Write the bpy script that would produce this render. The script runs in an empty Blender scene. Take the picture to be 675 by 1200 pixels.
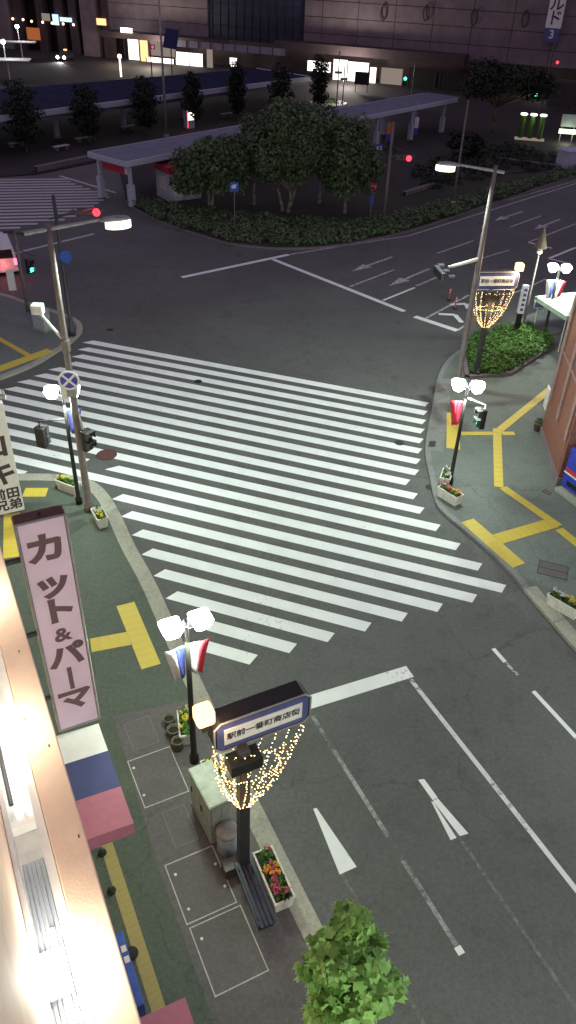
import bpy, bmesh, math, random
import numpy as np
from mathutils import Vector, Matrix
R = math.radians
rng = random.Random(7)
scene = bpy.context.scene
col = scene.collection

# ------------------------------------------------------------------ camera
CAM_H = 18.0                       # fifth-floor window above the pavement
FOC = 913.0                        # focal length for a 1200 pixel tall frame
_d = Vector((287 - 337.5, 1850 - 600, FOC)).normalized()      # straight down, seen from the lens
_f = Vector((0, 0, 1))
_Y = (_f - _d * _f.dot(_d)).normalized()
_Z = -_d
_X = _Y.cross(_Z)
cam_right = Vector((_X[0], _Y[0], _Z[0])); cam_down = Vector((_X[1], _Y[1], _Z[1])); cam_fwd = Vector((_X[2], _Y[2], _Z[2]))
cd = bpy.data.cameras.new('camera'); cam = bpy.data.objects.new('camera', cd); col.objects.link(cam)
cam.matrix_world = Matrix(((cam_right.x, -cam_down.x, -cam_fwd.x, 0), (cam_right.y, -cam_down.y, -cam_fwd.y, 0),
                           (cam_right.z, -cam_down.z, -cam_fwd.z, CAM_H), (0, 0, 0, 1)))
cd.sensor_fit = 'VERTICAL'; cd.sensor_height = 36.0; cd.lens = FOC / 1200 * 36.0
cd.clip_start = 0.1; cd.clip_end = 2000
scene.camera = cam

# ------------------------------------------------------------------ night sky
wd = bpy.data.worlds.new('World'); scene.world = wd; wd.use_nodes = True
nt = wd.node_tree; bg = nt.nodes['Background']
sky = nt.nodes.new('ShaderNodeTexSky'); sky.sky_type = 'NISHITA'; sky.sun_disc = False
sky.sun_elevation = R(-1.0); sky.sun_rotation = R(200); sky.dust_density = 3.0; sky.air_density = 1.5
mixw = nt.nodes.new('ShaderNodeMix'); mixw.data_type = 'RGBA'; mixw.inputs[0].default_value = 0.75
mixw.inputs[7].default_value = (3.9, 3.15, 4.7, 1)             # town glow under a low cloud deck
nt.links.new(sky.outputs[0], mixw.inputs[6]); nt.links.new(mixw.outputs[2], bg.inputs[0])
bg.inputs[1].default_value = 0.10
scene.view_settings.view_transform = 'Standard'; scene.view_settings.look = 'None'
scene.view_settings.exposure = 0.0; scene.view_settings.gamma = 1.0; scene.view_settings.use_curve_mapping = False
scene.cycles.use_denoising = True
scene.cycles.max_bounces = 6; scene.cycles.sample_clamp_indirect = 4.0

# ------------------------------------------------------------------ plan of the place (metres)
def G(px, py, z=0.0):              # survey point: photo point -> place on the level z
    r = cam_right * (px - 337.5) + cam_down * (py - 600) + cam_fwd * FOC
    t = (z - CAM_H) / r.z
    return Vector((r.x * t, r.y * t, z))
A_NEAR = 27.2                      # the near street runs along local y of this frame
SD = Vector((math.cos(R(117.2)), math.sin(R(117.2)), 0)); UD = Vector((SD.y, -SD.x, 0))
def US(u, s, z=0.0): return UD * u + SD * s + Vector((0, 0, z))

# ------------------------------------------------------------------ materials
MATS = {}
def mat(name, colr, rough=0.7, metal=0.0, var=0.12, scale=6.0, bump=0.0, bscale=80.0, col2=None, spec=0.4, emit=None, es=0.0, trans=0.0, detail=4.0):
    m = bpy.data.materials.new(name); m.use_nodes = True; n = m.node_tree.nodes; l = m.node_tree.links
    b = n['Principled BSDF']; b.inputs['Roughness'].default_value = rough; b.inputs['Metallic'].default_value = metal
    b.inputs['Specular IOR Level'].default_value = spec
    c = (*colr, 1)
    tc = n.new('ShaderNodeTexCoord')
    if var > 0 or col2:
        no = n.new('ShaderNodeTexNoise'); no.inputs['Scale'].default_value = scale; no.inputs['Detail'].default_value = detail
        l.new(tc.outputs['Object'], no.inputs['Vector'])
        mx = n.new('ShaderNodeMix'); mx.data_type = 'RGBA'
        mr = n.new('ShaderNodeMapRange'); mr.inputs[1].default_value = 0.3; mr.inputs[2].default_value = 0.7
        l.new(no.outputs[0], mr.inputs[0]); l.new(mr.outputs[0], mx.inputs[0])
        k = col2 or tuple(max(0, x * (1 - 2 * var)) for x in colr); mx.inputs[6].default_value = c if col2 else tuple([min(1, x * (1 + var)) for x in colr] + [1])
        mx.inputs[7].default_value = (*k, 1); l.new(mx.outputs[2], b.inputs['Base Color'])
    else: b.inputs['Base Color'].default_value = c
    if bump > 0:
        nb = n.new('ShaderNodeTexNoise'); nb.inputs['Scale'].default_value = bscale; nb.inputs['Detail'].default_value = 3
        l.new(tc.outputs['Object'], nb.inputs['Vector'])
        bp = n.new('ShaderNodeBump'); bp.inputs['Strength'].default_value = bump; bp.inputs['Distance'].default_value = 0.02
        l.new(nb.outputs[0], bp.inputs['Height']); l.new(bp.outputs[0], b.inputs['Normal'])
    if emit: b.inputs['Emission Color'].default_value = (*emit, 1); b.inputs['Emission Strength'].default_value = es
    if trans: b.inputs['Transmission Weight'].default_value = trans
    MATS[name] = m; return m
def ground_mat(name, a, b_, fine=0.25, wet=0.75, stain=0.35):
    """rolled ground: large patches, fine aggregate, dark stains and relief"""
    m = bpy.data.materials.new(name); m.use_nodes = True; n = m.node_tree.nodes; l = m.node_tree.links
    p = n['Principled BSDF']; p.inputs['Roughness'].default_value = wet; p.inputs['Specular IOR Level'].default_value = 0.35
    tc = n.new('ShaderNodeTexCoord')
    def noise(s, d=4, ro=0.55):
        t = n.new('ShaderNodeTexNoise'); t.inputs['Scale'].default_value = s; t.inputs['Detail'].default_value = d; t.inputs['Roughness'].default_value = ro
        l.new(tc.outputs['Object'], t.inputs['Vector']); return t
    def mixc(fac, A, B, mode='MIX'):
        x = n.new('ShaderNodeMix'); x.data_type = 'RGBA'; x.blend_type = mode
        for s, v in ((0, fac), (6, A), (7, B)):
            if isinstance(v, (tuple, float, int)): x.inputs[s].default_value = v if not isinstance(v, tuple) else (*v, 1)
            else: l.new(v, x.inputs[s])
        return x.outputs[2]
    def ramp(o, lo, hi):
        x = n.new('ShaderNodeMapRange'); x.inputs[1].default_value = lo; x.inputs[2].default_value = hi; l.new(o, x.inputs[0]); return x.outputs[0]
    big = ramp(noise(0.16, 5, 0.6).outputs[0], 0.35, 0.65)
    c = mixc(big, a, b_)
    med = ramp(noise(1.1, 6, 0.65).outputs[0], 0.52, 0.72)
    sx = n.new('ShaderNodeMath'); sx.operation = 'MULTIPLY'; l.new(med, sx.inputs[0]); sx.inputs[1].default_value = stain
    c = mixc(sx.outputs[0], c, tuple(x * 0.55 for x in a))
    gr = noise(9, 5, 0.75)
    c = mixc(0.5, c, mixc(1.0, c, mixc(ramp(gr.outputs[0], 0.33, 0.67), (0.62, 0.62, 0.62), (1.4, 1.4, 1.4)), 'MULTIPLY'))
    drk = ramp(noise(0.55, 3, 0.5).outputs[0], 0.66, 0.78)          # oil and water marks
    dk = n.new('ShaderNodeMath'); dk.operation = 'MULTIPLY'; l.new(drk, dk.inputs[0]); dk.inputs[1].default_value = stain
    c = mixc(dk.outputs[0], c, tuple(x * 0.5 for x in a))
    vo = n.new('ShaderNodeTexVoronoi'); vo.feature = 'DISTANCE_TO_EDGE'; vo.inputs['Scale'].default_value = 0.13
    wv = n.new('ShaderNodeMixRGB') if False else noise(0.8, 4, 0.6)
    va = n.new('ShaderNodeVectorMath'); va.operation = 'MULTIPLY_ADD'; va.inputs[1].default_value = (1.6, 1.6, 0); l.new(wv.outputs['Color'], va.inputs[0]); l.new(tc.outputs['Object'], va.inputs[2]); l.new(va.outputs[0], vo.inputs['Vector'])
    ck = ramp(vo.outputs[0], 0.004, 0.0)
    cm = n.new('ShaderNodeMath'); cm.operation = 'MULTIPLY'; l.new(ck, cm.inputs[0]); cm.inputs[1].default_value = 0.45
    c = mixc(cm.outputs[0], c, tuple(x * 0.4 for x in a))
    fi = noise(55, 2, 0.7)
    c = mixc(fine, c, mixc(1.0, c, mixc(ramp(fi.outputs[0], 0.35, 0.65), (0.45, 0.45, 0.45), (1.75, 1.75, 1.75)), 'MULTIPLY'))
    l.new(c, p.inputs['Base Color'])
    bp = n.new('ShaderNodeBump'); bp.inputs['Strength'].default_value = 0.35; bp.inputs['Distance'].default_value = 0.01
    l.new(fi.outputs[0], bp.inputs['Height']); l.new(bp.outputs[0], p.inputs['Normal'])
    MATS[name] = m; return m
def paint_mat(name, c, under, lo, hi, vary=0.0):
    """road paint worn through to the asphalt in blotches"""
    m = bpy.data.materials.new(name); m.use_nodes = True; n = m.node_tree.nodes; l = m.node_tree.links
    p = n['Principled BSDF']; p.inputs['Roughness'].default_value = 0.6
    tc = n.new('ShaderNodeTexCoord')
    t = n.new('ShaderNodeTexNoise'); t.inputs['Scale'].default_value = 7; t.inputs['Detail'].default_value = 8; t.inputs['Roughness'].default_value = 0.75
    l.new(tc.outputs['Object'], t.inputs['Vector'])
    x = n.new('ShaderNodeMapRange'); x.inputs[1].default_value = lo; x.inputs[2].default_value = hi
    t3 = n.new('ShaderNodeTexNoise'); t3.inputs['Scale'].default_value = 0.45; t3.inputs['Detail'].default_value = 3; l.new(tc.outputs['Object'], t3.inputs['Vector'])
    ad = n.new('ShaderNodeMath'); ad.operation = 'MULTIPLY_ADD'; l.new(t3.outputs[0], ad.inputs[0]); ad.inputs[1].default_value = vary; ad.inputs[2].default_value = -0.5 * vary
    ae = n.new('ShaderNodeMath'); ae.operation = 'ADD'; l.new(t.outputs[0], ae.inputs[0]); l.new(ad.outputs[0], ae.inputs[1]); l.new(ae.outputs[0], x.inputs[0])
    t2 = n.new('ShaderNodeTexNoise'); t2.inputs['Scale'].default_value = 1.3; t2.inputs['Detail'].default_value = 5; l.new(tc.outputs['Object'], t2.inputs['Vector'])
    y = n.new('ShaderNodeMix'); y.data_type = 'RGBA'; l.new(t2.outputs[0], y.inputs[0]); y.inputs[6].default_value = (*c, 1); y.inputs[7].default_value = (*[k * 0.72 for k in c], 1)
    mx = n.new('ShaderNodeMix'); mx.data_type = 'RGBA'; l.new(x.outputs[0], mx.inputs[0]); mx.inputs[6].default_value = (*under, 1); l.new(y.outputs[2], mx.inputs[7])
    l.new(mx.outputs[2], p.inputs['Base Color']); MATS[name] = m; return m
def glow(name, c, s):
    m = bpy.data.materials.new(name); m.use_nodes = True; n = m.node_tree.nodes; n.clear()
    o = n.new('ShaderNodeOutputMaterial'); e = n.new('ShaderNodeEmission'); e.inputs[0].default_value = (*c, 1); e.inputs[1].default_value = s
    m.node_tree.links.new(e.outputs[0], o.inputs[0]); MATS[name] = m; return m
def leaf_mat(name, a, b_):
    m = bpy.data.materials.new(name); m.use_nodes = True; n = m.node_tree.nodes; l = m.node_tree.links
    p = n['Principled BSDF']; p.inputs['Roughness'].default_value = 0.55; p.inputs['Specular IOR Level'].default_value = 0.3
    at = n.new('ShaderNodeAttribute'); at.attribute_name = 'tint'
    mx = n.new('ShaderNodeMix'); mx.data_type = 'RGBA'; l.new(at.outputs['Fac'], mx.inputs[0]); mx.inputs[6].default_value = (*a, 1); mx.inputs[7].default_value = (*b_, 1)
    l.new(mx.outputs[2], p.inputs['Base Color'])
    tr = n.new('ShaderNodeBsdfTranslucent'); l.new(mx.outputs[2], tr.inputs[0])
    ms = n.new('ShaderNodeMixShader'); ms.inputs[0].default_value = 0.25
    l.new(p.outputs[0], ms.inputs[1]); l.new(tr.outputs[0], ms.inputs[2]); l.new(ms.outputs[0], n['Material Output'].inputs[0])
    MATS[name] = m; return m

AS = (0.072, 0.074, 0.070)
ground_mat('asphalt', AS, (0.094, 0.095, 0.091), 0.5, 0.72, 0.45)
ground_mat('pavement', (0.10, 0.120, 0.108), (0.13, 0.145, 0.134), 0.2, 0.8)
ground_mat('pavement_dark', (0.092, 0.082, 0.086), (0.112, 0.102, 0.105), 0.25, 0.8)
ground_mat('pavement_green', (0.062, 0.077, 0.060), (0.076, 0.090, 0.073), 0.2, 0.8)
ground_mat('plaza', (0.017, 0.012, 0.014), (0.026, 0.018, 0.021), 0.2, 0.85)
ground_mat('concrete', (0.25, 0.24, 0.20), (0.31, 0.30, 0.25), 0.25, 0.85, 0.6)
ground_mat('concrete_dark', (0.14, 0.15, 0.145), (0.19, 0.195, 0.185), 0.25, 0.85, 0.6)
ground_mat('soil', (0.02, 0.024, 0.014), (0.03, 0.035, 0.018), 0.3, 0.95)
paint_mat('paint', (0.78, 0.80, 0.79), AS, 0.23, 0.38, 0.42)
paint_mat('paint_vary', (0.64, 0.65, 0.63), AS, 0.30, 0.46, 0.8)
paint_mat('paint_vary_old', (0.34, 0.35, 0.34), AS, 0.46, 0.68, 1.2)
paint_mat('paint_worn', (0.66, 0.67, 0.64), AS, 0.42, 0.56)
paint_mat('paint_faint', (0.36, 0.37, 0.36), AS, 0.42, 0.66)
paint_mat('paint_ghost', (0.22, 0.225, 0.22), AS, 0.44, 0.7)
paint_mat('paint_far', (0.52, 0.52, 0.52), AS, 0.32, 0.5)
paint_mat('tactile', (0.58, 0.44, 0.055), (0.20, 0.17, 0.07), 0.24, 0.40)
paint_mat('tactile_old', (0.36, 0.28, 0.085), (0.16, 0.14, 0.07), 0.25, 0.5)
mat('black_metal', (0.02, 0.018, 0.018), 0.45, 0.3)
mat('dark_grey', (0.05, 0.05, 0.055), 0.5, 0.2)
mat('galv', (0.27, 0.26, 0.26), 0.5, 0.25, scale=3)
mat('galv_brown', (0.17, 0.14, 0.135), 0.6, 0.2, scale=3)
mat('white_metal', (0.62, 0.62, 0.60), 0.5)
mat('cream', (0.62, 0.60, 0.54), 0.65, scale=9)
mat('cabinet', (0.30, 0.33, 0.29), 0.55, scale=5)
mat('cabinet_grey', (0.32, 0.36, 0.36), 0.55, scale=5)
mat('navy', (0.020, 0.028, 0.11), 0.45)
mat('sign_navy', (0.075, 0.085, 0.22), 0.4)
mat('sign_white', (0.72, 0.70, 0.66), 0.5, var=0.05)
mat('ink', (0.055, 0.04, 0.045), 0.6, var=0.05)
mat('ink_brown', (0.13, 0.075, 0.09), 0.6, var=0.05)
mat('red_paint', (0.45, 0.03, 0.05), 0.5)
mat('bronze', (0.11, 0.055, 0.035), 0.3, 0.5)
mat('pink_panel', (0.74, 0.58, 0.73), 0.35, var=0.04, scale=2)
mat('awn_white', (0.68, 0.67, 0.68), 0.7, var=0.03)
mat('awn_navy', (0.04, 0.05, 0.15), 0.7, var=0.04)
mat('awn_mauve', (0.34, 0.12, 0.18), 0.7, var=0.04)
mat('orange_wall', (0.82, 0.62, 0.45), 0.75, var=0.05, scale=3, bump=0.1, bscale=40)
mat('white_trim', (0.75, 0.74, 0.70), 0.6, var=0.06)
mat('zinc', (0.34, 0.37, 0.42), 0.45, 0.3, scale=2)
mat('brown_tile', (0.20, 0.082, 0.06), 0.5, var=0.15, scale=5)
mat('brown_trim', (0.24, 0.155, 0.15), 0.5, scale=4)
mat('blue_machine', (0.03, 0.05, 0.42), 0.35)
mat('bin_grey', (0.30, 0.33, 0.38), 0.4, 0.3)
mat('bench_blue', (0.045, 0.055, 0.085), 0.55, scale=8)
mat('pot', (0.14, 0.11, 0.09), 0.8)
mat('bark', (0.10, 0.075, 0.055), 0.9, scale=10, bump=0.5, bscale=25)
mat('bark_pale', (0.22, 0.19, 0.155), 0.9, scale=8, bump=0.5, bscale=25)
mat('manhole_red', (0.13, 0.055, 0.05), 0.6, 0.3, scale=14)
mat('manhole', (0.03, 0.03, 0.032), 0.55, 0.5, scale=20)
mat('lid', (0.055, 0.05, 0.052), 0.75, scale=9)
mat('lid_line', (0.42, 0.42, 0.41), 0.6, scale=14)
mat('lid_line_dark', (0.13, 0.13, 0.13), 0.6, scale=14)
mat('roof_blue', (0.115, 0.13, 0.185), 0.6, scale=1.5)
mat('roof_navy', (0.017, 0.020, 0.052), 0.9, scale=1.2, spec=0.08)
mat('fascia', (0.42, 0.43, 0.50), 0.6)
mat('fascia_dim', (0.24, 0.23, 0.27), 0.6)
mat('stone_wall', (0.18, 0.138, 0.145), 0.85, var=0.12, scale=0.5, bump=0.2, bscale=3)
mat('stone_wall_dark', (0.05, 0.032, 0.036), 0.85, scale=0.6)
mat('seam', (0.03, 0.024, 0.03), 0.8)
mat('glass_wall', (0.03, 0.034, 0.06), 0.25, 0.0, scale=0.6)
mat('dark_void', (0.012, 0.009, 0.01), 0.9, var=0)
mat('tent', (0.35, 0.48, 0.40), 0.7)
mat('blue_sign', (0.04, 0.10, 0.42), 0.4)
mat('road_blue', (0.05, 0.06, 0.40), 0.35)
mat('banner_blue', (0.05, 0.06, 0.30), 0.7)
mat('banner_red', (0.55, 0.03, 0.06), 0.7)
mat('banner_white', (0.62, 0.60, 0.64), 0.7)
mat('car_white', (0.6, 0.58, 0.58), 0.25, spec=0.6)
mat('car_glass', (0.015, 0.015, 0.02), 0.1, spec=0.6)
mat('rubber', (0.015, 0.015, 0.015), 0.8)
mat('granite', (0.16, 0.13, 0.14), 0.8, scale=12)
mat('orange_mark', (0.55, 0.16, 0.06), 0.6)
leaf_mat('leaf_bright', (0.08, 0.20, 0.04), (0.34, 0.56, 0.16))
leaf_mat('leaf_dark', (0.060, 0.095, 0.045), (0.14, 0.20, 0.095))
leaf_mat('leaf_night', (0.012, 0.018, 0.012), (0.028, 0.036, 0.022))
leaf_mat('leaf_hedge', (0.045, 0.11, 0.018), (0.11, 0.23, 0.04))
leaf_mat('petal_yellow', (0.60, 0.45, 0.03), (0.75, 0.62, 0.08))
leaf_mat('petal_red', (0.42, 0.05, 0.10), (0.55, 0.12, 0.20))
leaf_mat('petal_orange', (0.65, 0.22, 0.02), (0.75, 0.36, 0.04))
leaf_mat('petal_white', (0.45, 0.42, 0.45), (0.7, 0.66, 0.66))
glow('lamp_white', (0.95, 1.0, 0.97), 26)
glow('lamp_green', (0.88, 1.0, 0.66), 3.0)
glow('lamp_warm', (1.0, 0.66, 0.34), 2.6)
glow('bulb', (1.0, 0.66, 0.28), 6)
glow('sig_red', (1.0, 0.03, 0.045), 4.5)
glow('sig_green', (0.05, 1.0, 0.62), 7)
glow('tail_red', (1.0, 0.12, 0.2), 4)
glow('shop_white', (1.0, 0.93, 0.82), 2.6)
glow('shop_warm', (1.0, 0.62, 0.28), 1.6)
glow('shop_dim', (0.75, 0.6, 0.5), 0.35)
glow('headlamp', (1.0, 1.0, 0.95), 12)
glow('wall_lamp', (1.0, 0.62, 0.4), 5)
glow('red_neon', (1.0, 0.05, 0.08), 2.5)
glow('panel_blue', (0.6, 0.8, 1.0), 1.4)
glow('orange_poster', (0.9, 0.25, 0.08), 0.4)
glow('flood', (1.0, 0.98, 0.92), 60)

# ------------------------------------------------------------------ mesh tools
class MB:
    def __init__(s): s.v = []; s.f = []
    def add(s, v, f):
        o = len(s.v); s.v += [tuple(x) for x in v]; s.f += [tuple(i + o for i in q) for q in f]; return s
    def box(s, x0, x1, y0, y1, z0, z1):
        return s.add([(x0,y0,z0),(x1,y0,z0),(x1,y1,z0),(x0,y1,z0),(x0,y0,z1),(x1,y0,z1),(x1,y1,z1),(x0,y1,z1)],
                     [(3,2,1,0),(4,5,6,7),(0,1,5,4),(1,2,6,5),(2,3,7,6),(3,0,4,7)])
    def frustum(s, x, y, z0, z1, a0, b0, a1, b1):
        v = [(x-a0,y-b0,z0),(x+a0,y-b0,z0),(x+a0,y+b0,z0),(x-a0,y+b0,z0),(x-a1,y-b1,z1),(x+a1,y-b1,z1),(x+a1,y+b1,z1),(x-a1,y+b1,z1)]
        return s.add(v, [(3,2,1,0),(4,5,6,7),(0,1,5,4),(1,2,6,5),(2,3,7,6),(3,0,4,7)])
    def tube(s, p, q, r0, r1=None, n=12, caps=True):
        r1 = r0 if r1 is None else r1; p = Vector(p); q = Vector(q); d = (q - p).normalized()
        a = d.orthogonal().normalized(); b = d.cross(a); v = []
        for c, r in ((p, r0), (q, r1)):
            for i in range(n):
                t = 2 * math.pi * i / n; v.append(c + (a * math.cos(t) + b * math.sin(t)) * r)
        f = [(i, (i+1) % n, n+(i+1) % n, n+i) for i in range(n)]
        if caps: f += [tuple(range(n))[::-1], tuple(range(n, 2*n))]
        return s.add(v, f)
    def path(s, pts, r, n=8):
        for a, b in zip(pts, pts[1:]): s.tube(a, b, r, r, n)
        return s
    def lathe(s, prof, n=16, c=(0,0,0)):
        v = []; m = len(prof)
        for (r, z) in prof:
            for i in range(n):
                t = 2*math.pi*i/n; v.append((c[0]+r*math.cos(t), c[1]+r*math.sin(t), c[2]+z))
        f = [(k*n+i, k*n+(i+1) % n, (k+1)*n+(i+1) % n, (k+1)*n+i) for k in range(m-1) for i in range(n)]
        f += [tuple(range(n))[::-1], tuple((m-1)*n+i for i in range(n))]
        return s.add(v, f)
    def ball(s, c, r, n=12, sz=1.0):
        return s.lathe([(max(1e-4, r*math.sin(math.pi*k/8)), -r*sz*math.cos(math.pi*k/8)) for k in range(9)], n, c)
    def prism(s, poly, z0, z1):
        n = len(poly); v = [(p[0], p[1], z0) for p in poly] + [(p[0], p[1], z1) for p in poly]
        return s.add(v, [tuple(range(n))[::-1], tuple(range(n, 2*n))] + [(i, (i+1) % n, n+(i+1) % n, n+i) for i in range(n)])
    def prism_y(s, poly, y0, y1):      # outline in x,z pushed along y
        n = len(poly); v = [(p[0], y0, p[1]) for p in poly] + [(p[0], y1, p[1]) for p in poly]
        return s.add(v, [tuple(range(n)), tuple(range(n, 2*n))[::-1]] + [(i, n+i, n+(i+1) % n, (i+1) % n) for i in range(n)])
    def mesh(s, name):
        me = bpy.data.meshes.new(name); me.from_pydata([tuple(x) for x in s.v], [], s.f)
        bm = bmesh.new(); bm.from_mesh(me); bmesh.ops.recalc_face_normals(bm, faces=bm.faces); bm.to_mesh(me); bm.free(); return me
    def build(s, name, m, parent=None, loc=(0,0,0), rz=0.0, bevel=0.0, smooth=False):
        me = s.mesh(name); me.materials.append(MATS[m]); o = bpy.data.objects.new(name, me); col.objects.link(o)
        o.location = loc; o.rotation_euler.z = rz
        if parent: o.parent = parent
        if bevel:
            md = o.modifiers.new('bevel', 'BEVEL'); md.width = bevel; md.segments = 2; md.limit_method = 'ANGLE'
        if smooth:
            for p in me.polygons: p.use_smooth = len(p.vertices) == 4
        return o
def tag(o, label, cat, group=None, kind=None):
    o['label'] = label; o['category'] = cat
    if group: o['group'] = group
    if kind: o['kind'] = kind
    return o
def struct(o, label=None):
    o['kind'] = 'structure'
    if label: o['label'] = label
    return o
def thing(name, label, cat, loc=(0,0,0), rz=0.0, group=None):
    o = bpy.data.objects.new(name, None); col.objects.link(o); o.location = loc; o.rotation_euler.z = rz; o.empty_display_size = 0.2
    return tag(o, label, cat, group)
def copy_tree(o, parent=None):
    c = o.copy(); col.objects.link(c); c.parent = parent
    for ch in list(o.children): copy_tree(ch, c)
    return c
def light(kind, parent, loc, power, c, r=0.1, spot=None, blend=0.5, rot=None):
    ld = bpy.data.lights.new('lamp_light', kind); ld.energy = power; ld.color = c
    ld.shadow_soft_size = r
    if spot: ld.spot_size = R(spot); ld.spot_blend = blend
    o = bpy.data.objects.new('lamp_light', ld); col.objects.link(o); o.location = loc
    if rot: o.rotation_euler = rot
    if parent: o.parent = parent
    return o
def text(body, size, m, parent, name='lettering', loc=(0,0,0), rot=(0,0,0), sx=1.0, bold=0.0, align='CENTER', depth=0.004):
    cu = bpy.data.curves.new(name, 'FONT'); cu.body = body; cu.size = size; cu.align_x = align; cu.align_y = 'CENTER'
    cu.extrude = depth; cu.offset = bold; cu.resolution_u = 3
    t = bpy.data.objects.new('tmp', cu); col.objects.link(t)
    dg = bpy.context.evaluated_depsgraph_get(); me = bpy.data.meshes.new_from_object(t.evaluated_get(dg)); col.objects.unlink(t); bpy.data.objects.remove(t)
    me.name = name; me.materials.clear(); me.materials.append(MATS[m])
    o = bpy.data.objects.new(name, me); col.objects.link(o); o.location = loc; o.rotation_euler = rot; o.scale = (sx, 1, 1); o.parent = parent
    return o
def smooth_path(pts, k=5):
    out = []
    P = [Vector(p) for p in pts]
    for i in range(len(P) - 1):
        a = P[max(0, i-1)]; b = P[i]; c = P[i+1]; d = P[min(len(P)-1, i+2)]
        for j in range(k):
            t = j / k
            out.append(0.5 * ((2*b) + (c-a)*t + (2*a-5*b+4*c-d)*t*t + (3*b-a-3*c+d)*t**3))
    out.append(P[-1]); return out
def leaves(name, blobs, n, size, m, parent=None, shell=0.55, flat=0.0, seed=1, aspect=0.7, lobed=False):
    """leaf-sized folded faces spread through a set of ellipsoids (cx,cy,cz,rx,ry,rz)"""
    g = np.random.default_rng(seed); V = []; F = []; T = []
    w = np.array([b[3]*b[4]+b[4]*b[5]+b[3]*b[5] for b in blobs]); w = w / w.sum()
    for k, b in enumerate(blobs):
        bt = g.uniform(0, 0.45)
        for _ in range(int(n * w[k])):
            d = g.normal(size=3); d /= np.linalg.norm(d); r = shell + (1-shell) * g.random() ** 0.6
            if g.random() < 0.06: r *= 1.12
            c = np.array(b[:3]) + d * r * np.array(b[3:6])
            nrm = d * 0.7 + g.normal(size=3) * 0.55 + np.array([0, 0, 0.5 + flat]); nrm /= np.linalg.norm(nrm)
            a = np.cross(nrm, g.normal(size=3)); a /= np.linalg.norm(a); e = np.cross(nrm, a)
            L = size * g.uniform(0.6, 1.35); W = L * aspect; i = len(V)
            u1 = nrm*L*g.uniform(0.02, 0.16); t = min(1, bt + g.random() * 0.6)
            if lobed:
                V += [c - a*L*0.5, c - e*W*0.55 - a*L*0.12 + u1, c - e*W*0.28 + a*L*0.08 + u1*0.5, c - e*W*0.42 + a*L*0.34 + u1, c + a*L*0.5 - u1*0.6, c + e*W*0.42 + a*L*0.34 + u1, c + e*W*0.28 + a*L*0.08 + u1*0.5, c + e*W*0.55 - a*L*0.12 + u1]
                F += [(i, i+1, i+2), (i, i+2, i+4), (i+2, i+3, i+4), (i, i+4, i+6), (i+4, i+5, i+6), (i, i+6, i+7)]; T += [t]*6
            else:
                V += [c - a*L/2, c - e*W/2 + a*L*0.05 + u1, c + a*L/2, c + e*W/2 + a*L*0.05 + u1]
                F += [(i, i+1, i+2), (i, i+2, i+3)]; T += [t, t]
    me = bpy.data.meshes.new(name); me.from_pydata([tuple(v) for v in V], [], F); me.materials.append(MATS[m])
    at = me.attributes.new('tint', 'FLOAT', 'FACE'); at.data.foreach_set('value', np.array(T, dtype=np.float32))
    o = bpy.data.objects.new(name, me); col.objects.link(o)
    if parent: o.parent = parent
    return o

# ------------------------------------------------------------------ ground, road, pavements
road = struct(MB().add([(-300,-60,0),(300,-60,0),(300,500,0),(-300,500,0)], [(0,1,2,3)]).build('road', 'asphalt'))
PZ = 0.12
GP = lambda x, y: G(x, y, PZ)
def pavement(name, pts, m, z=PZ):
    poly = [(p.x, p.y) for p in pts]
    return struct(MB().prism(poly, -0.3, z).build(name, m))
def ribbon(mb, path, w, z0, z1, side=1, out=0.004):
    """a kerb: a strip of width w beside path"""
    n = len(path); O = []; I = []
    for i, p in enumerate(path):
        d = (path[min(n-1, i+1)] - path[max(0, i-1)]); d.z = 0; d.normalize(); q = Vector((-d.y, d.x, 0)) * side
        O.append(p - q*out); I.append(p + q*w)
    for i in range(n-1):
        v = [(*O[i].xy, z0), (*O[i+1].xy, z0), (*I[i+1].xy, z0), (*I[i].xy, z0), (*O[i].xy, z1), (*O[i+1].xy, z1), (*I[i+1].xy, z1), (*I[i].xy, z1)]
        mb.add(v, [(4,5,6,7),(0,1,5,4),(2,3,7,6)])
    return mb
# corner below the camera
c0 = [US(5.0, -14), US(5.0, 2), US(5.0, 10.9)] + [G(*p) for p in ((203,730),(191,703),(176,673),(158,641),(141,605),(127,582),(110,567),(86,560),(53,558),(24,558))] + [US(-14, 34)]
c0 = c0[:2] + smooth_path(c0[2:-1], 4) + [G(-60,560)]
pav_near = pavement('pavement', c0 + [US(-30, 36), US(-30, -14)], 'pavement_green')
ribbon(MB(), c0, 0.5, -0.2, PZ+0.006, 1).build('kerb', 'concrete', pav_near)
# corner across the street
c1 = [US(16.1, -14), US(16.3, 9), G(675,765), G(620,701), G(601,677), G(574,650), G(544,624), G(519,603), G(509,588), G(503,560), G(498,526), G(506,480), G(514,441), Vector((8.6,39.6,0)), Vector((10.6,42.2,0)), Vector((13.5,45.2,0)), Vector((45,76,0))]
c1 = c1[:2] + smooth_path(c1[2:-1], 4) + c1[-1:]
pav_right = pavement('pavement', c1 + [Vector((90, 60, 0)), US(70, -14)], 'pavement')
ribbon(MB(), c1[:8], 0.5, -0.2, PZ+0.006, -1).build('kerb', 'concrete', pav_right); ribbon(MB(), c1[7:], 0.24, -0.2, PZ+0.006, -1).build('kerb', 'concrete_dark', pav_right)
MB().prism([tuple(GP(*p).xy) for p in ((515,445),(530,443),(519,530),(500,527))], PZ, PZ+0.004).build('paving_panel', 'concrete_dark', pav_right)
# far left corner
c2 = smooth_path([G(-260,520), G(-80,472), G(0,446), G(40,430), G(62,417), G(85,402), G(97,388), G(90,376), G(62,365), G(30,355), G(0,345), G(-120,318)], 4)
pav_left = pavement('pavement', c2 + [G(-600, 400)], 'pavement')
ribbon(MB(), c2, 0.3, -0.2, PZ+0.006, 1).build('kerb', 'concrete', pav_left)
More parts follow.
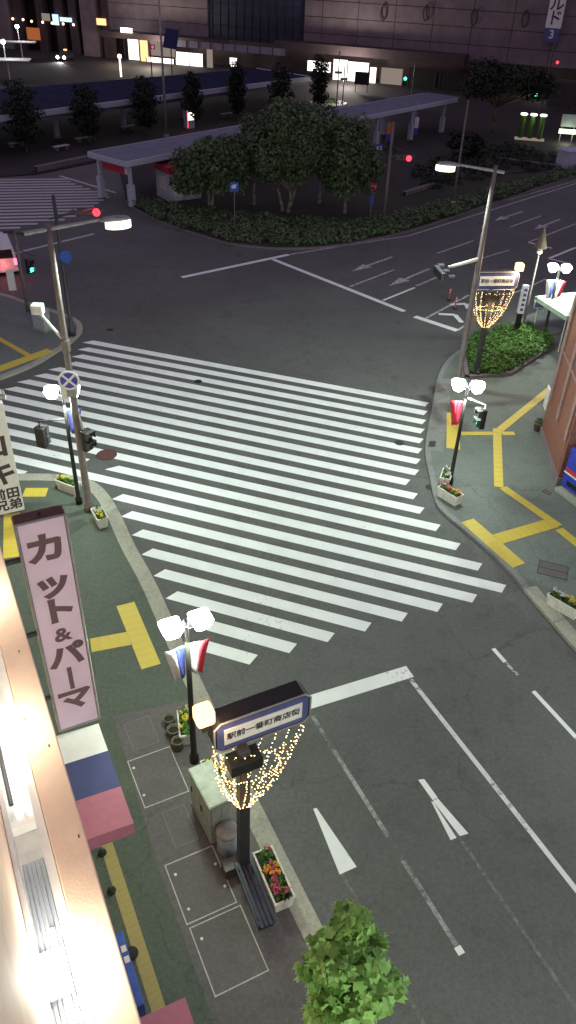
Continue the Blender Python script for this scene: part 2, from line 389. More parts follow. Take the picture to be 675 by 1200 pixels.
# station square and its planted island
isl = [G(*p) for p in ((148,236),(156,245),(175,255),(200,266),(260,285),(300,291),(337,293),(400,289),(480,272),(560,246),(675,207),(760,180))]
isl = smooth_path(isl, 3)
pl_l = [G(-300,226), G(0,208), G(42,205), G(126,188)]
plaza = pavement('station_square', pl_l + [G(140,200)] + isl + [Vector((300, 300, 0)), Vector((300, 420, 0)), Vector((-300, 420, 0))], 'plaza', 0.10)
ribbon(MB(), isl, 0.25, -0.2, 0.112, 1).build('kerb', 'granite', plaza)
verge = [p.copy() for p in isl[:31]] + [G(600,206), G(545,205), G(450,225), G(330,232), G(235,238), G(190,240)]
verge_o = struct(MB().prism([(p.x + 0.0, p.y + 0.28) for p in verge], 0.0, 0.16).build('planting_bed', 'soil'))
# darker slabs along the near pavement
MB().prism([tuple(US(u, s).xy) for u, s in ((2.05,-14),(4.48,-14),(4.48,14.6),(2.35,14.9),(2.1,10))], PZ, PZ+0.004).build('paving_panel', 'pavement_dark', pav_near)

def sheet(name, pts, m, z=0.004, parent=None):
    n = len(pts); return MB().add([(p.x, p.y, z) for p in pts], [tuple(range(n))]).build(name, m, parent or road)
def line(a, b, w, m='paint', name='lane_line', z=0.004, parent=None):
    d = (b - a).normalized(); q = Vector((-d.y, d.x, 0)) * w / 2
    return sheet(name, [a - q, b - q, b + q, a + q], m, z, parent)
# the big crossing: 22 bars
th = R(-17.7); cdv = Vector((math.cos(th), math.sin(th), 0)); cnv = Vector((cdv.y, -cdv.x, 0))
RE = [(500,475.5),(498.5,485),(497,495),(495.5,505),(494,517),(492.6,528),(490.5,541),(489,553),(478.7,564),(488,579),(495.5,596),(514,617),(537.6,638.5),(563,663),(591,688),(557,698),(517,708),(476,718.5),(433,731),(389.5,744),(344.5,758),(297.6,772.6)]
LE = {0:(101.5,399.7),1:(95,408),2:(88.6,416),3:(82,424),4:(62,431),5:(44.6,438.7),6:(25,446),7:(10,454),14:(140.7,578.5),15:(151,599),16:(163,621),17:(174,644),18:(187.5,669.5),19:(201.5,696),20:(218,724),21:(235,755)}
n0 = -30.6 * 18/16; dn = (-14.0 + 30.6) * 18/16 / 21
def bar(i, a, b, skew=None):
    n = n0 + dn * i; w = 0.235
    if skew is None: skew = 0.55 if i >= 9 else 0.25
    ska = 0.30 if i < 13 else (0.12 if i < 22 else 0)
    sheet('crosswalk_bar', [cdv*(a - 0.10) + cnv*(n+w), cdv*(b - 0.05) + cnv*(n+w), cdv*(b + 0.05) + cnv*(n-w), cdv*(a + ska) + cnv*(n-w)], 'paint')
for i in range(22):
    b = G(*RE[i]).dot(cdv); a = G(*LE[i]).dot(cdv) if i in LE else -24.2
    if i == 12:
        bar(i, a, G(120,523).dot(cdv), 0); bar(i, G(146,530).dot(cdv), b)
    else: bar(i, a, b)
bar(14, -24, G(33,551).dot(cdv))
# the crossing by the station, in the distance
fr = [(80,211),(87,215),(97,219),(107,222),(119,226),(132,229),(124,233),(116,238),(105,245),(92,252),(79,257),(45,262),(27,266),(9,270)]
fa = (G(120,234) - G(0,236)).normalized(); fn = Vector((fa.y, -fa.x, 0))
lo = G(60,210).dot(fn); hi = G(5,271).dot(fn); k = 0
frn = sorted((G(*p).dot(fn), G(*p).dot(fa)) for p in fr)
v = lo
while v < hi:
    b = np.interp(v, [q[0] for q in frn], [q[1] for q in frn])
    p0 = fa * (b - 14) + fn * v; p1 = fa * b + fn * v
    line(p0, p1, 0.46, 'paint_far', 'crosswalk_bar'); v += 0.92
# near street
line(US(5.35, 13.28), US(11.1, 12.95), 0.48, 'paint', 'stop_line', 0.008)
line(US(10.94, 12.9), US(10.94, -14), 0.14, 'paint_vary', 'lane_line')
line(US(7.57, 12.65), US(7.57, 5.6), 0.12, 'paint_vary_old')
line(US(7.57, 5.60), US(7.57, 5.42), 0.17, 'paint', 'lane_line', 0.006)
line(US(9.2, 8.4), US(9.12, 3.4), 0.09, 'paint_ghost')
line(US(6.05, 8.2), US(6.0, 2.6), 0.09, 'paint_ghost')
sheet('lane_arrow', [G(367,948), G(371,947), G(418,1016), G(398,1025)], 'paint', 0.008)
line(US(6.02,3.0), US(6.02,2.75), 0.25, 'paint_worn', 'lane_arrow', 0.006)
sheet('lane_arrow', [G(490,914), G(497,913), G(513,935), G(507,938)], 'paint', 0.008)
sheet('lane_arrow', [G(507,938.8), G(513,935.8), G(549,977), G(539,980)], 'paint', 0.008)
sheet('lane_arrow', [G(505,939), G(508,940.5), G(535,982), G(528,985)], 'paint', 0.012)
line(G(578,760), G(592,776), 0.14, 'paint'); line(G(593,777), G(607,791), 0.1, 'paint_worn')
line(G(625,810), G(675,864), 0.14, 'paint'); line(G(675,864), G(760,955), 0.14, 'paint_worn')
# street towards the right
line(G(213,325), G(338,298.5), 0.36, 'paint')
line(G(320,304), G(474,365), 0.36, 'paint', 'stop_line', 0.008); line(G(486,371), G(536,387.5), 0.42, 'paint', 'stop_line', 0.008)
line(G(338,298.5), G(480,276), 0.16, 'paint_worn'); line(G(480,276), G(675,215), 0.16, 'paint_worn'); line(G(675,215), G(740,195), 0.16, 'paint_worn')
for a, b, w in (((410,336),(462,316),0.16),((449,352),(486,337),0.18),((488,335),(514,324),0.16),((512,297),(555,282),0.16),((553,306),(597,293),0.14),
                ((598,266),(634,253),0.16),((619,284),(675,262),0.16),((619,284),(647,291),0.22),((643,303),(675,290),0.22),((643,303),(668,309),0.2),
                ((597,346),(640,327),0.16),((499,373),(549,346),0.16),((536,387),(556,375),0.16),((575,240),(675,212),0.10)):
    line(G(*a), G(*b), w, 'paint_worn' if w < 0.18 else 'paint')
for a, b, c in (((514,368),(533,369),(541,378)),((528,357),(546,356),(549,362))):
    line(G(*a), G(*b), 0.3, 'paint', 'hatch_mark', 0.008); line(G(*b), G(*c), 0.3, 'paint', 'hatch_mark', 0.012)
def lane_arrow(a, b, m='paint_worn'):
    a = G(*a); b = G(*b); d = (b - a).normalized(); q = Vector((-d.y, d.x, 0)); L = (b - a).length
    h = a + d * L * 0.62
    sheet('lane_arrow', [a - q*0.11, h - q*0.11, h - q*0.42, b, h + q*0.42, h + q*0.11, a + q*0.11], m, 0.008)
lane_arrow((460,301), (412,318)); lane_arrow((503,315), (456,335)); lane_arrow((612,248), (579,259)); lane_arrow((656,257), (626,269))
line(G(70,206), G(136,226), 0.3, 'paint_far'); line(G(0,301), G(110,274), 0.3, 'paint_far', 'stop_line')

# tactile paving: one slab each
_t = MB().box(-0.149,0.149,-0.149,0.149,0,0.006)
for k in range(4): _t.box(-0.112 + k*0.075 - 0.014, -0.112 + k*0.075 + 0.014, -0.13, 0.13, 0.006, 0.012)
tile_bar = _t.mesh('tactile_tile'); tile_bar.materials.append(MATS['tactile']); tile_old = _t.mesh('tactile_tile'); tile_old.materials.append(MATS['tactile_old'])
_t = MB().box(-0.149,0.149,-0.149,0.149,0,0.006)
for i in range(4):
    for j in range(4): _t.frustum(-0.11 + i*0.073, -0.11 + j*0.073, 0.006, 0.012, 0.018, 0.018, 0.01, 0.01)
tile_dot = _t.mesh('tactile_tile'); tile_dot.materials.append(MATS['tactile'])
def tactile(parent, a, b, n=1, me=None, z=PZ+0.004, size=0.3):
    a = Vector((a.x, a.y, z)); b = Vector((b.x, b.y, z)); d = b - a; L = d.length; d.normalize(); q = Vector((-d.y, d.x, 0))
    e = bpy.data.objects.new('tactile_strip', None); col.objects.link(e); e.parent = parent; e.location = a; e.rotation_euler.z = math.atan2(d.y, d.x) - math.pi/2
    for i in range(max(1, round(L/size))):
        for j in range(n):
            o = bpy.data.objects.new('tactile_tile', me or tile_bar); col.objects.link(o); o.parent = e
            o.location = ((j - (n-1)/2) * size, (i + 0.5) * size, rng.uniform(0, 0.0015)); o.scale = (size/0.3,)*3
tactile(pav_near, US(1.14, 3.0), US(1.14, 12.2), 1, tile_old)
tactile(pav_near, GP(147,708), GP(177.5,782), 2, tile_dot)
tactile(pav_near, GP(152,748), GP(104,757), 2); tactile(pav_near, GP(104,757), GP(92,759), 2, tile_dot)
tactile(pav_near, GP(14,602), GP(14,655), 2); tactile(pav_near, GP(28,577), GP(52,577), 2, tile_dot)
tactile(pav_right, GP(547.5,610), GP(606,661), 2, tile_dot)
tactile(pav_right, GP(583,632), GP(648,613), 2)
tactile(pav_right, GP(655,617), GP(586,569), 1, None, PZ+0.006, 0.38); tactile(pav_right, GP(584.5,571), GP(582.5,504), 1, None, PZ+0.004, 0.38); tactile(pav_right, GP(581,508), GP(645,456), 1, None, PZ+0.008, 0.38)
tactile(pav_right, GP(578,508), GP(542,508), 1); tactile(pav_right, GP(531,526), GP(531,483), 2, tile_dot); tactile(pav_right, GP(588,508), GP(600,508), 1, tile_dot)
tactile(pav_right, GP(655,620), GP(690,648), 1, None, PZ+0.004, 0.38)
tactile(pav_left, GP(-30,443), GP(58,411), 2); tactile(pav_left, GP(36,418), GP(-10,392), 1)
# drain and dark patches
sheet('drain_grate', [GP(503,517), GP(511,517), GP(510,524), GP(502,524)], 'manhole', PZ+0.012, pav_right)

# manholes and covers
def manhole(p, r, m, label, grp=None):
    t = thing('manhole_cover', label, 'manhole', (p.x, p.y, 0), 0.3, grp)
    MB().lathe([(r, 0.0), (r, 0.007), (r*0.93, 0.007)], 32).build('rim', 'manhole', t)
    pl = MB().lathe([(r*0.92, 0.0), (r*0.92, 0.006), (r*0.9, 0.009)], 32)
    pl.build('lid', m, t)
    st = MB()
    for a in range(-4, 5):
        h = math.sqrt(max(0.01, (0.82*r)**2 - (a*r*0.18)**2)); st.box(a*r*0.18-0.02, a*r*0.18+0.02, -h, h, 0.009, 0.014)
    st.build('ribs', m, t)
manhole(G(125,533), 0.44, 'manhole_red', 'round reddish iron manhole cover breaking the crosswalk bars near the left lamp pole')
manhole(G(232,447), 0.2, 'manhole', 'small dark round cover on the upper left of the crosswalk')
manhole(G(468,519), 0.22, 'manhole', 'small dark round cover on the right end of the crosswalk bars')
manhole(G(129,386.5), 0.2, 'manhole', 'small dark round cover on bare asphalt just beyond the crosswalk')
manhole(G(504,571), 0.2, 'manhole', 'small dark cover in the gutter beside the right corner planter')
def cover(u0, u1, s0, s1, lm, label, dots=(), grp=None, mid=None, at=None, rz=R(A_NEAR), th=0.025):
    c = at or US((u0+u1)/2, (s0+s1)/2, PZ+0.004)
    a = (u1-u0)/2; b = (s1-s0)/2; t = thing('utility_cover', label, 'manhole', (c.x, c.y, PZ+0.004), rz, grp)
    MB().box(-a, a, -b, b, 0, 0.003).build('lid', 'pavement_dark', t)
    f = MB(); w = th
    f.box(-a-w,a+w,-b-w,-b,0,0.006).box(-a-w,a+w,b,b+w,0,0.006).box(-a-w,-a,-b,b,0,0.006).box(a,a+w,-b,b,0,0.006)
    if mid: f.box(-a, a, mid-w/2, mid+w/2, 0.003, 0.0062)
    f.build('rim', lm, t)
    for (x, y) in dots: MB().lathe([(0.035, 0.003), (0.035, 0.008), (0.02, 0.01)], 12, (x, y, 0)).build('bolt', 'white_metal', t)
cover(2.30,3.45,11.75,13.25,'lid_line','wide paved utility cover with pale rim beside the flag lamp post',[(-0.5,0.5),(-0.5,-0.4)])
cover(2.27,3.45,8.55,10.05,'lid_line','bright rimmed utility cover with white bolts left of the dark bench',[(-0.45,0.45),(-0.45,-0.45),(0.5,0.3),(0.5,-0.3)])
cover(2.30,3.5,6.9,8.42,'lid_line','bright rimmed utility cover nearest the bottom beside the small tree',[(-0.45,0.45)])
cover(2.55,3.25,13.55,14.5,'lid_line_dark','faint rimmed cover set in the pavement behind the round pots')
cover(2.65,3.2,10.4,11.4,'lid_line_dark','small faint cover between the green cabinet and the yellow strip')
cover(2.75,3.35,7.1,8.0,'lid_line_dark','faint inner cover within the lowest rimmed utility cover') if False else None
cover(-0.5,0.5,-0.38,0.38,'manhole','dark outlined double cover in the right pavement by the planter',[],at=GP(648,668),rz=R(-20),mid=0.001, th=0.02)
cover(-0.15,0.15,-0.1,0.1,'manhole','tiny dark grating beside the brown building corner',[],at=GP(641,577),rz=R(-50))

# ------------------------------------------------------------------ lamp posts of the shopping street
def flag(parent, x0, side, z1, w, h, cols, name='flag'):
    """cloth hanging from a short arm, gathered to the foot"""
    nx, nz = 6, 8; V = []; F = []
    for j in range(nz+1):
        t = j/nz
        for i in range(nx+1):
            s = i/nx; ww = w * (1 - 0.45*t)
            V.append((x0 + side*(s*ww), 0.05*math.sin(s*7 + t*2.5) * (0.4+t), z1 - t*h - 0.18*h*s*t))
    half = len(cols)
    objs = []
    for c in range(half):
        F = []
        for j in range(nz):
            for i in range(nx):
                if int(i / nx * half) == c or (i == nx and c == half-1):
                    a = j*(nx+1)+i; F.append((a, a+1, a+nx+2, a+nx+1))
        used = sorted({k for f in F for k in f}); ix = {k: q for q, k in enumerate(used)}
        mb = MB(); mb.add([V[k] for k in used], [tuple(ix[k] for k in f) for f in F])
        o = mb.build(name if c == 0 else name + '_panel', cols[c], parent, smooth=True); objs.append(o)
        so = o.modifiers.new('thick', 'SOLIDIFY'); so.thickness = 0.006
    return objs
def street_lamp(loc, rz, label, h=4.9, power=900, flags=((-1, ('banner_blue', 'banner_white')), (1, ('banner_white', 'banner_red'))), lampc=(0.84, 1.0, 0.86)):
    t = thing('street_lamp', label, 'street lamp', loc, rz, 'black shopping street lamps')
    MB().lathe([(0.13, 0), (0.13, 0.25), (0.085, 0.32), (0.07, h*0.6), (0.055, h)], 14).build('post', 'black_metal', t, smooth=True)
    MB().tube((-0.34, 0, h-0.02), (0.34, 0, h-0.02), 0.03).tube((0,0,h-0.05),(0,0,h+0.16),0.04).build('cross_arm', 'black_metal', t)
    MB().lathe([(0.02, 0.26), (0.07, 0.22), (0.06, 0.06), (0.05, 0.03)], 16, (0, 0, h)).build('cap', 'dark_grey', t, smooth=True)
    for s in (-1, 1):
        hd = MB().lathe([(0.05, -0.24), (0.12, -0.20), (0.13, -0.15)], 16, (s*0.36, 0, h+0.06)).build('lamp_cup', 'white_metal', t, smooth=True)
        MB().frustum(s*0.36, 0, h-0.1, h+0.22, 0.15, 0.17, 0.27, 0.25).frustum(s*0.36, 0, h+0.2201, h+0.32, 0.27, 0.25, 0.12, 0.12).build('lantern_glass', 'lamp_white', hd, bevel=0.05)
    light('POINT', t, (0, 0, h-0.40), power, lampc, 0.2)
    for s, cols in flags:
        MB().tube((0,0,h-0.62),(s*0.5,0,h-0.60),0.012,n=6).build('flag_arm', 'black_metal', t)
        flag(t, s*0.07, s, h-0.58, 0.5, 0.95, cols)
    return t
lamp_fg = street_lamp(US(3.92, 12.55, PZ), R(A_NEAR), 'black twin-lantern lamp post with blue and red flags beside three round pots', 5.0, 880, lampc=(0.82, 1.0, 0.72))
p = G(93, 590, PZ)
lamp_l = street_lamp(p, R(10), 'black twin-lantern lamp post with purple banner beside the left grey mast', 4.75, 950, ((1, ('banner_blue', 'banner_blue')),))
p = G(527, 567, PZ)
lamp_r = street_lamp(p, R(-10), 'black twin-lantern lamp post with red banner on the right corner', 4.4, 1000, ((-1, ('banner_red', 'banner_red')),))
p = G(636, 397, PZ)
lamp_f = street_lamp(p, R(-5), 'black twin-lantern lamp post with red and blue flags behind the green hedge', 4.0, 1300)

street_lamp(US(4.0, -1.5, PZ), R(A_NEAR), 'added unseen twin-lantern lamp post brightening the near street, below the picture', 5.0, 2000)  # unseen post added to brighten the lower road
street_lamp(US(17.6, 3.0, PZ), R(A_NEAR), 'added unseen twin-lantern lamp post brightening the road from the right, outside the picture', 5.0, 3600)  # second added post out of view, lifts the road at lower right
# pedestrian signals
def ped_signal(parent, loc, rz, lit=None, back=False):
    e = bpy.data.objects.new('pedestrian_signal', None); col.objects.link(e); e.parent = parent; e.location = loc; e.rotation_euler.z = rz
    MB().box(-0.19,0.19,-0.09,0.12,-0.43,0.40).build('housing', 'black_metal', e, bevel=0.03)
    for z in (0.2, -0.2):
        MB().box(-0.2,0.2,-0.26,-0.092,z+0.15,z+0.18).box(-0.2,-0.17,-0.24,-0.092,z-0.1,z+0.15).box(0.17,0.2,-0.24,-0.092,z-0.1,z+0.15).build('visor', 'dark_grey', e)
        MB().box(-0.14,0.14,-0.1,-0.091,z-0.14,z+0.14).build('lens', 'sig_green' if (lit == 'green' and z < 0) else 'car_glass', e)
    return e
MB().tube((0,0,3.75),(-0.95,-0.15,3.80),0.03).tube((-0.95,-0.15,3.8),(-0.95,-0.15,3.5),0.025).build('signal_arm', 'black_metal', lamp_l)
ped_signal(lamp_l, (-0.95,-0.15,3.15), R(150))
MB().tube((0,0,4.02),(0.78,-0.14,3.86),0.03).tube((0.78,-0.14,3.86),(0.78,-0.14,3.7),0.025).build('signal_arm', 'white_metal', lamp_r)
ped_signal(lamp_r, (0.72,-0.14,3.3), R(-70), 'green')

# tall grey road-light masts
def lamp_head(parent, base, d, L=0.85, m='lamp_green'):
    """cobra head: tapering shell with a lit lens below"""
    b = Vector(base); d = Vector(d).normalized(); q = Vector((-d.y, d.x, 0)); up = Vector((0,0,1)); V = []; secs = ((0,0.06,0.06),(0.25,0.15,0.12),(0.6,0.2,0.14),(0.9,0.17,0.1),(1.0,0.08,0.04))
    for t, w, h in secs:
        for k in range(8):
            a = 2*math.pi*k/8; V.append(b + d*(L*t) + q*(w*math.cos(a)) + up*(h*(math.sin(a) if math.sin(a) > 0 else 0.35*math.sin(a))))
    F = [(s*8+k, s*8+(k+1) % 8, (s+1)*8+(k+1) % 8, (s+1)*8+k) for s in range(4) for k in range(8)] + [tuple(range(8)), tuple(range(32,40))]
    o = MB().add(V, F).build('lamp_head', 'galv', parent, smooth=True)
    c = b + d*(L*0.62) - up*0.05
    MB().add([c + d*(0.42*math.cos(a))*1.0 + q*(0.27*math.sin(a)) - up*z for z in (0.0, 0.2) for a in [2*math.pi*k/12 for k in range(12)]],
             [tuple(range(12)), tuple(range(12,24))] + [(k,(k+1) % 12,12+(k+1) % 12,12+k) for k in range(12)]).build('lens', m, o)
    return c - up*0.2
bL = G(105, 598, PZ)
mastL = thing('road_light', 'tall grey road light mast with round no-parking sign at left crosswalk corner', 'street light', bL, 0)
MB().lathe([(0.19,0),(0.19,0.3),(0.14,0.35),(0.125,4),(0.10,8),(0.085,10.75)], 14).build('post', 'galv_brown', mastL, smooth=True)
dl = (G(133,265,10.4) - G(53,262,10.7)); dl.z = 0; Ld = dl.length; dl.normalize()
MB().tube((-dl*0.75)+Vector((0,0,10.55)), dl*(Ld-0.55)+Vector((0,0,10.72)), 0.07, 0.045).build('lamp_arm', 'galv', mastL)
lp = lamp_head(mastL, dl*(Ld-0.6)+Vector((0,0,10.68)), dl, 1.0)
light('SPOT', mastL, lp, 6600, (0.80, 1.0, 0.82), 0.15, 165, 0.6)
# no-parking roundel
def roundel(parent, loc, tilt, r=0.3):
    e = bpy.data.objects.new('road_sign', None); col.objects.link(e); e.parent = parent; e.location = loc; e.rotation_euler = (R(90), 0, tilt)
    MB().lathe([(r,0),(r,0.02)], 28).build('rim', 'sign_white', e)
    MB().lathe([(r*0.84,0.021),(r*0.84,0.024)], 28).build('ring', 'sign_white', e)
    MB().lathe([(r*0.80,0.024),(r*0.80,0.027)], 28).build('disc', 'road_blue', e)
    for a in (45, -45):
        m = MB(); c, s = math.cos(R(a)), math.sin(R(a)); l, w = r*0.8, r*0.11
        m.add([(c*x - s*y, s*x + c*y, z) for z in (0.027, 0.030 + (0.001 if a > 0 else 0)) for x, y in ((-l,-w),(l,-w),(l,w),(-l,w))], [(0,1,2,3),(4,5,6,7),(0,1,5,4),(2,3,7,6)])
        m.build('bar', 'sign_white', e)
    return e
roundel(mastL, (0.0, -0.2, 5.62), R(8), 0.36)
MB().box(-0.16,0.16,-0.16,0.16,4.95,5.35).build('control_box', 'galv', mastL, bevel=0.02)
MB().box(-0.36,-0.12,-0.14,0.12,4.85,5.28).build('control_box', 'white_metal', mastL, bevel=0.02)
for z0_, z1_ in ((3.6,4.3),(6.6,7.0)): MB().lathe([(0.145,z0_),(0.145,z1_)], 14).build('band', 'galv_brown', mastL)
MB().tube((0.1,0,4.25),(0.28,-0.3,3.75),0.04).build('signal_arm', 'galv', mastL)
ped_signal(mastL, (0.38,-0.3,3.35), R(60))
MB().tube((-0.05,0,7.0),(-0.75,0.1,7.9),0.045).box(-0.95,-0.6,-0.05,0.25,7.85,8.15).build('camera_bracket', 'white_metal', mastL)

bR = G(535, 455, PZ)
mastR = thing('road_light', 'tall brownish road light mast with signal arm beside the lit sign net', 'street light', bR, 0)
MB().lathe([(0.2,0),(0.2,0.3),(0.15,0.35),(0.14,4),(0.11,8),(0.09,10.5)], 14).build('post', 'galv_brown', mastR, smooth=True)
dr = (G(514,196,10.2) - G(576,199,10.3)); dr.z = 0; Lr = dr.length; dr.normalize()
MB().tube((-dr*0.4)+Vector((0,0,10.28)), dr*(Lr-0.7)+Vector((0,0,10.42)), 0.07, 0.045).build('lamp_arm', 'galv', mastR)
lp = lamp_head(mastR, dr*(Lr-0.8)+Vector((0,0,10.38)), dr, 1.0)
light('SPOT', mastR, lp, 5600, (0.82, 1.0, 0.86), 0.15, 165, 0.6)
def vehicle_signal(parent, loc, rz, lit=None, name='traffic_signal'):
    e = bpy.data.objects.new(name, None); col.objects.link(e); e.parent = parent; e.location = loc; e.rotation_euler.z = rz
    MB().box(-0.62,0.62,-0.06,0.14,-0.2,0.2).build('housing', 'dark_grey', e, bevel=0.05)
    for i, x in enumerate((-0.4, 0, 0.4)):
        v = MB()
        for k in range(8):
            a0, a1 = R(10 + 20*k), R(30 + 20*k)
            v.add([(x+0.17*math.cos(a), y, 0.17*math.sin(a)) for a in (a0, a1) for y in (-0.06, -0.34)], [(0,1,3,2)])
        o = v.build('visor', 'dark_grey', e); o.modifiers.new('thick', 'SOLIDIFY').thickness = 0.01
        MB().lathe([(0.15,0),(0.15,0.03),(0.1,0.055)], 18).build('lens', 'sig_red' if (lit == 'red' and i == 2) else 'car_glass', e).rotation_euler = (R(90),0,0)
        e.children[-1].location = (x, -0.06, 0)
        if lit == 'red' and i == 2: MB().ball((x, -0.24, 0.02), 0.2, 14).build('red_glow_ball', 'sig_red', e, smooth=True)  # the red lamp's glow shaped as a bright ball before the lens
    return e
# arm with a vehicle signal seen from behind
ad = G(509,333,6.2) - G(549,312,6.9); ad.z = 0
MB().tube((0,0,6.55), ad+Vector((0,0,6.25)), 0.085, 0.065).build('signal_arm', 'cream', mastR, smooth=True)
vehicle_signal(mastR, ad+Vector((-0.35,-0.1,6.0)), R(100))
MB().lathe([(0.16,3.2),(0.16,3.9)], 14).box(0.1,0.35,-0.15,0.15,3.2,3.8).build('band', 'galv_brown', mastR)
# dark mast across the street with the red signal
bS = G(85, 393, PZ)
mastS = thing('signal_mast', 'dark signal mast with long arm and lit red signal behind the left grey mast', 'traffic light', bS, 0)
MB().lathe([(0.2,0),(0.2,0.4),(0.13,0.45),(0.11,4),(0.09,7.4)], 12).build('post', 'dark_grey', mastS, smooth=True)
sdv = G(113,250,6.0) - bS; sdv.z = 0
MB().tube((0,0,6.35), sdv+Vector((0,0,6.2)), 0.07, 0.05).tube((0,0,6.35), -sdv*0.15+Vector((0,0,6.35)), 0.05).build('signal_arm', 'dark_grey', mastS)
vs = vehicle_signal(mastS, sdv + Vector((-0.4, 0, 5.95)), R(12), 'red')
light('POINT', vs, (0.4,-0.5,0), 25, (1.0, 0.05, 0.08), 0.1)
MB().lathe([(0.32,0),(0.32,0.02)], 24).build('direction_sign', 'blue_sign', mastS, (0.25,-0.14,4.4)).rotation_euler = (R(90),0,0)
# pole with cameras, green pedestrian light
bP = G(33, 365, PZ)
poleP = thing('signal_pole', 'slim grey pole with cameras and lit green walk signal by the parked van', 'traffic light', bP, 0)
MB().lathe([(0.11,0),(0.10,2),(0.08,4.5)], 12).build('post', 'galv_brown', poleP, smooth=True)
MB().box(-0.6,-0.15,-0.15,0.1,4.5,4.65).box(0.15,0.6,-0.15,0.1,4.45,4.6).tube((-0.4,0,4.48),(0.4,0,4.48),0.03).build('camera_pair', 'dark_grey', poleP)
MB().tube((0,0,3.6),(0.95,-0.1,3.3),0.03).build('signal_arm', 'dark_grey', poleP)
ped_signal(poleP, (0.55,-0.1,2.75), R(58), 'green')

# ------------------------------------------------------------------ shopping-street name signs with string lights
def name_sign(loc, rz, label, xoff, lamp_side, lamp_power):
    t = thing('street_name_sign', label, 'street sign', loc, rz, 'shopping street name signs')
    MB().box(-0.12,0.12,-0.12,0.12,0,4.6).build('post', 'dark_grey', t, bevel=0.02)
    MB().box(-0.35,0.35,-0.24,0.16,4.08,4.42).build('bracket_box', 'black_metal', t, bevel=0.02)
    x0, x1 = xoff - 1.07, xoff + 1.07; z0, z1 = 4.58, 5.44; c = 0.14
    oct_ = [(x0+c,z0),(x1-c,z0),(x1,z0+c),(x1,z1-c),(x1-c,z1),(x0+c,z1),(x0,z1-c),(x0,z0+c)]
    b = MB().prism_y(oct_, 0.12, 0.54).build('box', 'black_metal', t, bevel=0.015)
    fr = MB()
    i2 = 0.05; oc2 = [(x0+c,z0+i2),(x1-c,z0+i2),(x1-i2,z0+c),(x1-i2,z1-c),(x1-c,z1-i2),(x0+c,z1-i2),(x0+i2,z1-c),(x0+i2,z0+c)]
    MB().prism_y(oc2, 0.10, 0.119).build('face', 'sign_navy', b)
    MB().prism_y([(x0+0.2,z0+0.2),(x1-0.2,z0+0.2),(x1-0.2,z1-0.2),(x0+0.2,z1-0.2)], 0.085, 0.099).build('name_panel', 'sign_white', b)
    for k in range(8):
        a, d = oct_[k], oct_[(k+1) % 8]
        fr.tube((a[0],0.105,a[1]), (d[0],0.105,d[1]), 0.022, n=6)
    fr.build('rim', 'galv', b)
    text('駅前一番町商店街', 0.205, 'ink', b, 'lettering', (xoff, 0.080, (z0+z1)/2), (R(90),0,0), 1.0, 0.003)
    # warm box lantern on the end
    lx = x0 - 0.12 if lamp_side < 0 else x1 + 0.02
    ln = MB().box(lx-0.19,lx+0.19,0.15,0.53,z1-0.02,z1+0.36).build('lantern', 'lamp_warm', t, bevel=0.07)
    MB().box(lx-0.06,lx+0.06,0.28,0.40,z1-0.30,z1-0.025).build('lantern_stem', 'black_metal', ln)
    light('POINT', t, (lx, -0.05, z1+0.2), lamp_power, (1.0, 0.68, 0.38), 0.12)
    # strings of bulbs: inverted cone under the box
    g = np.random.default_rng(5); cords = MB(); bulbs = MB(); n = 16
    top = lambda a: Vector((xoff + 1.03*math.cos(a), 0.3 + 0.5*math.sin(a), 4.42 - 0.05*math.sin(a)))
    foot = lambda a: Vector((0.17*math.cos(a), 0.17*math.sin(a), 2.72))
    def bulb(p):
        r = 0.017; bulbs.add([p+Vector(d)*r for d in ((1,0,0),(-1,0,0),(0,1,0),(0,-1,0),(0,0,1),(0,0,-1))], [(0,2,4),(2,1,4),(1,3,4),(3,0,4),(2,0,5),(1,2,5),(3,1,5),(0,3,5)])
    for k in range(n):
        a = 2*math.pi*k/n; P0 = top(a); P1 = foot(a); pts = []
        for j in range(13):
            q = j/12; p = P0.lerp(P1, q); p.z -= 0.16*math.sin(math.pi*q); p += (Vector((math.cos(a)*1.0, math.sin(a)*0.5, 0)) * 0.13*math.sin(math.pi*q)); pts.append(p)
        cords.path(pts, 0.003, 4)
        for j in range(26):
            q = (j + g.random()*0.8)/26 * 12; i = min(11, int(q)); bulb(pts[i].lerp(pts[i+1], q-i) + Vector(g.normal(size=3)*0.012))
    for zz, rr in ((0.0, 1.0), (0.45, 0.62)):
        for k in range(60):
            a = 2*math.pi*k/60; p = top(a).lerp(foot(a), zz); p.z -= 0.1*zz
            if k % (2 if zz == 0 else 1) == 0: bulb(p + Vector(g.normal(size=3)*0.015))
    cords.build('light_cord', 'black_metal', t); bo = bulbs.build('string_bulbs', 'bulb', t); bo['kind'] = 'stuff'
    return t
name_sign(US(3.92, 9.2, PZ), R(A_NEAR), 'dark navy street name sign on square post with string lights, nearest the camera', 0.5, -1, 60)
pS = G(557, 441, PZ)
ns2 = name_sign(pS, R(8), 'street name sign with glowing golden string lights standing in the green hedge', 0.22, 1, 380)
light('POINT', ns2, (0.2, -0.6, 3.6), 60, (1.0, 0.7, 0.3), 0.5)

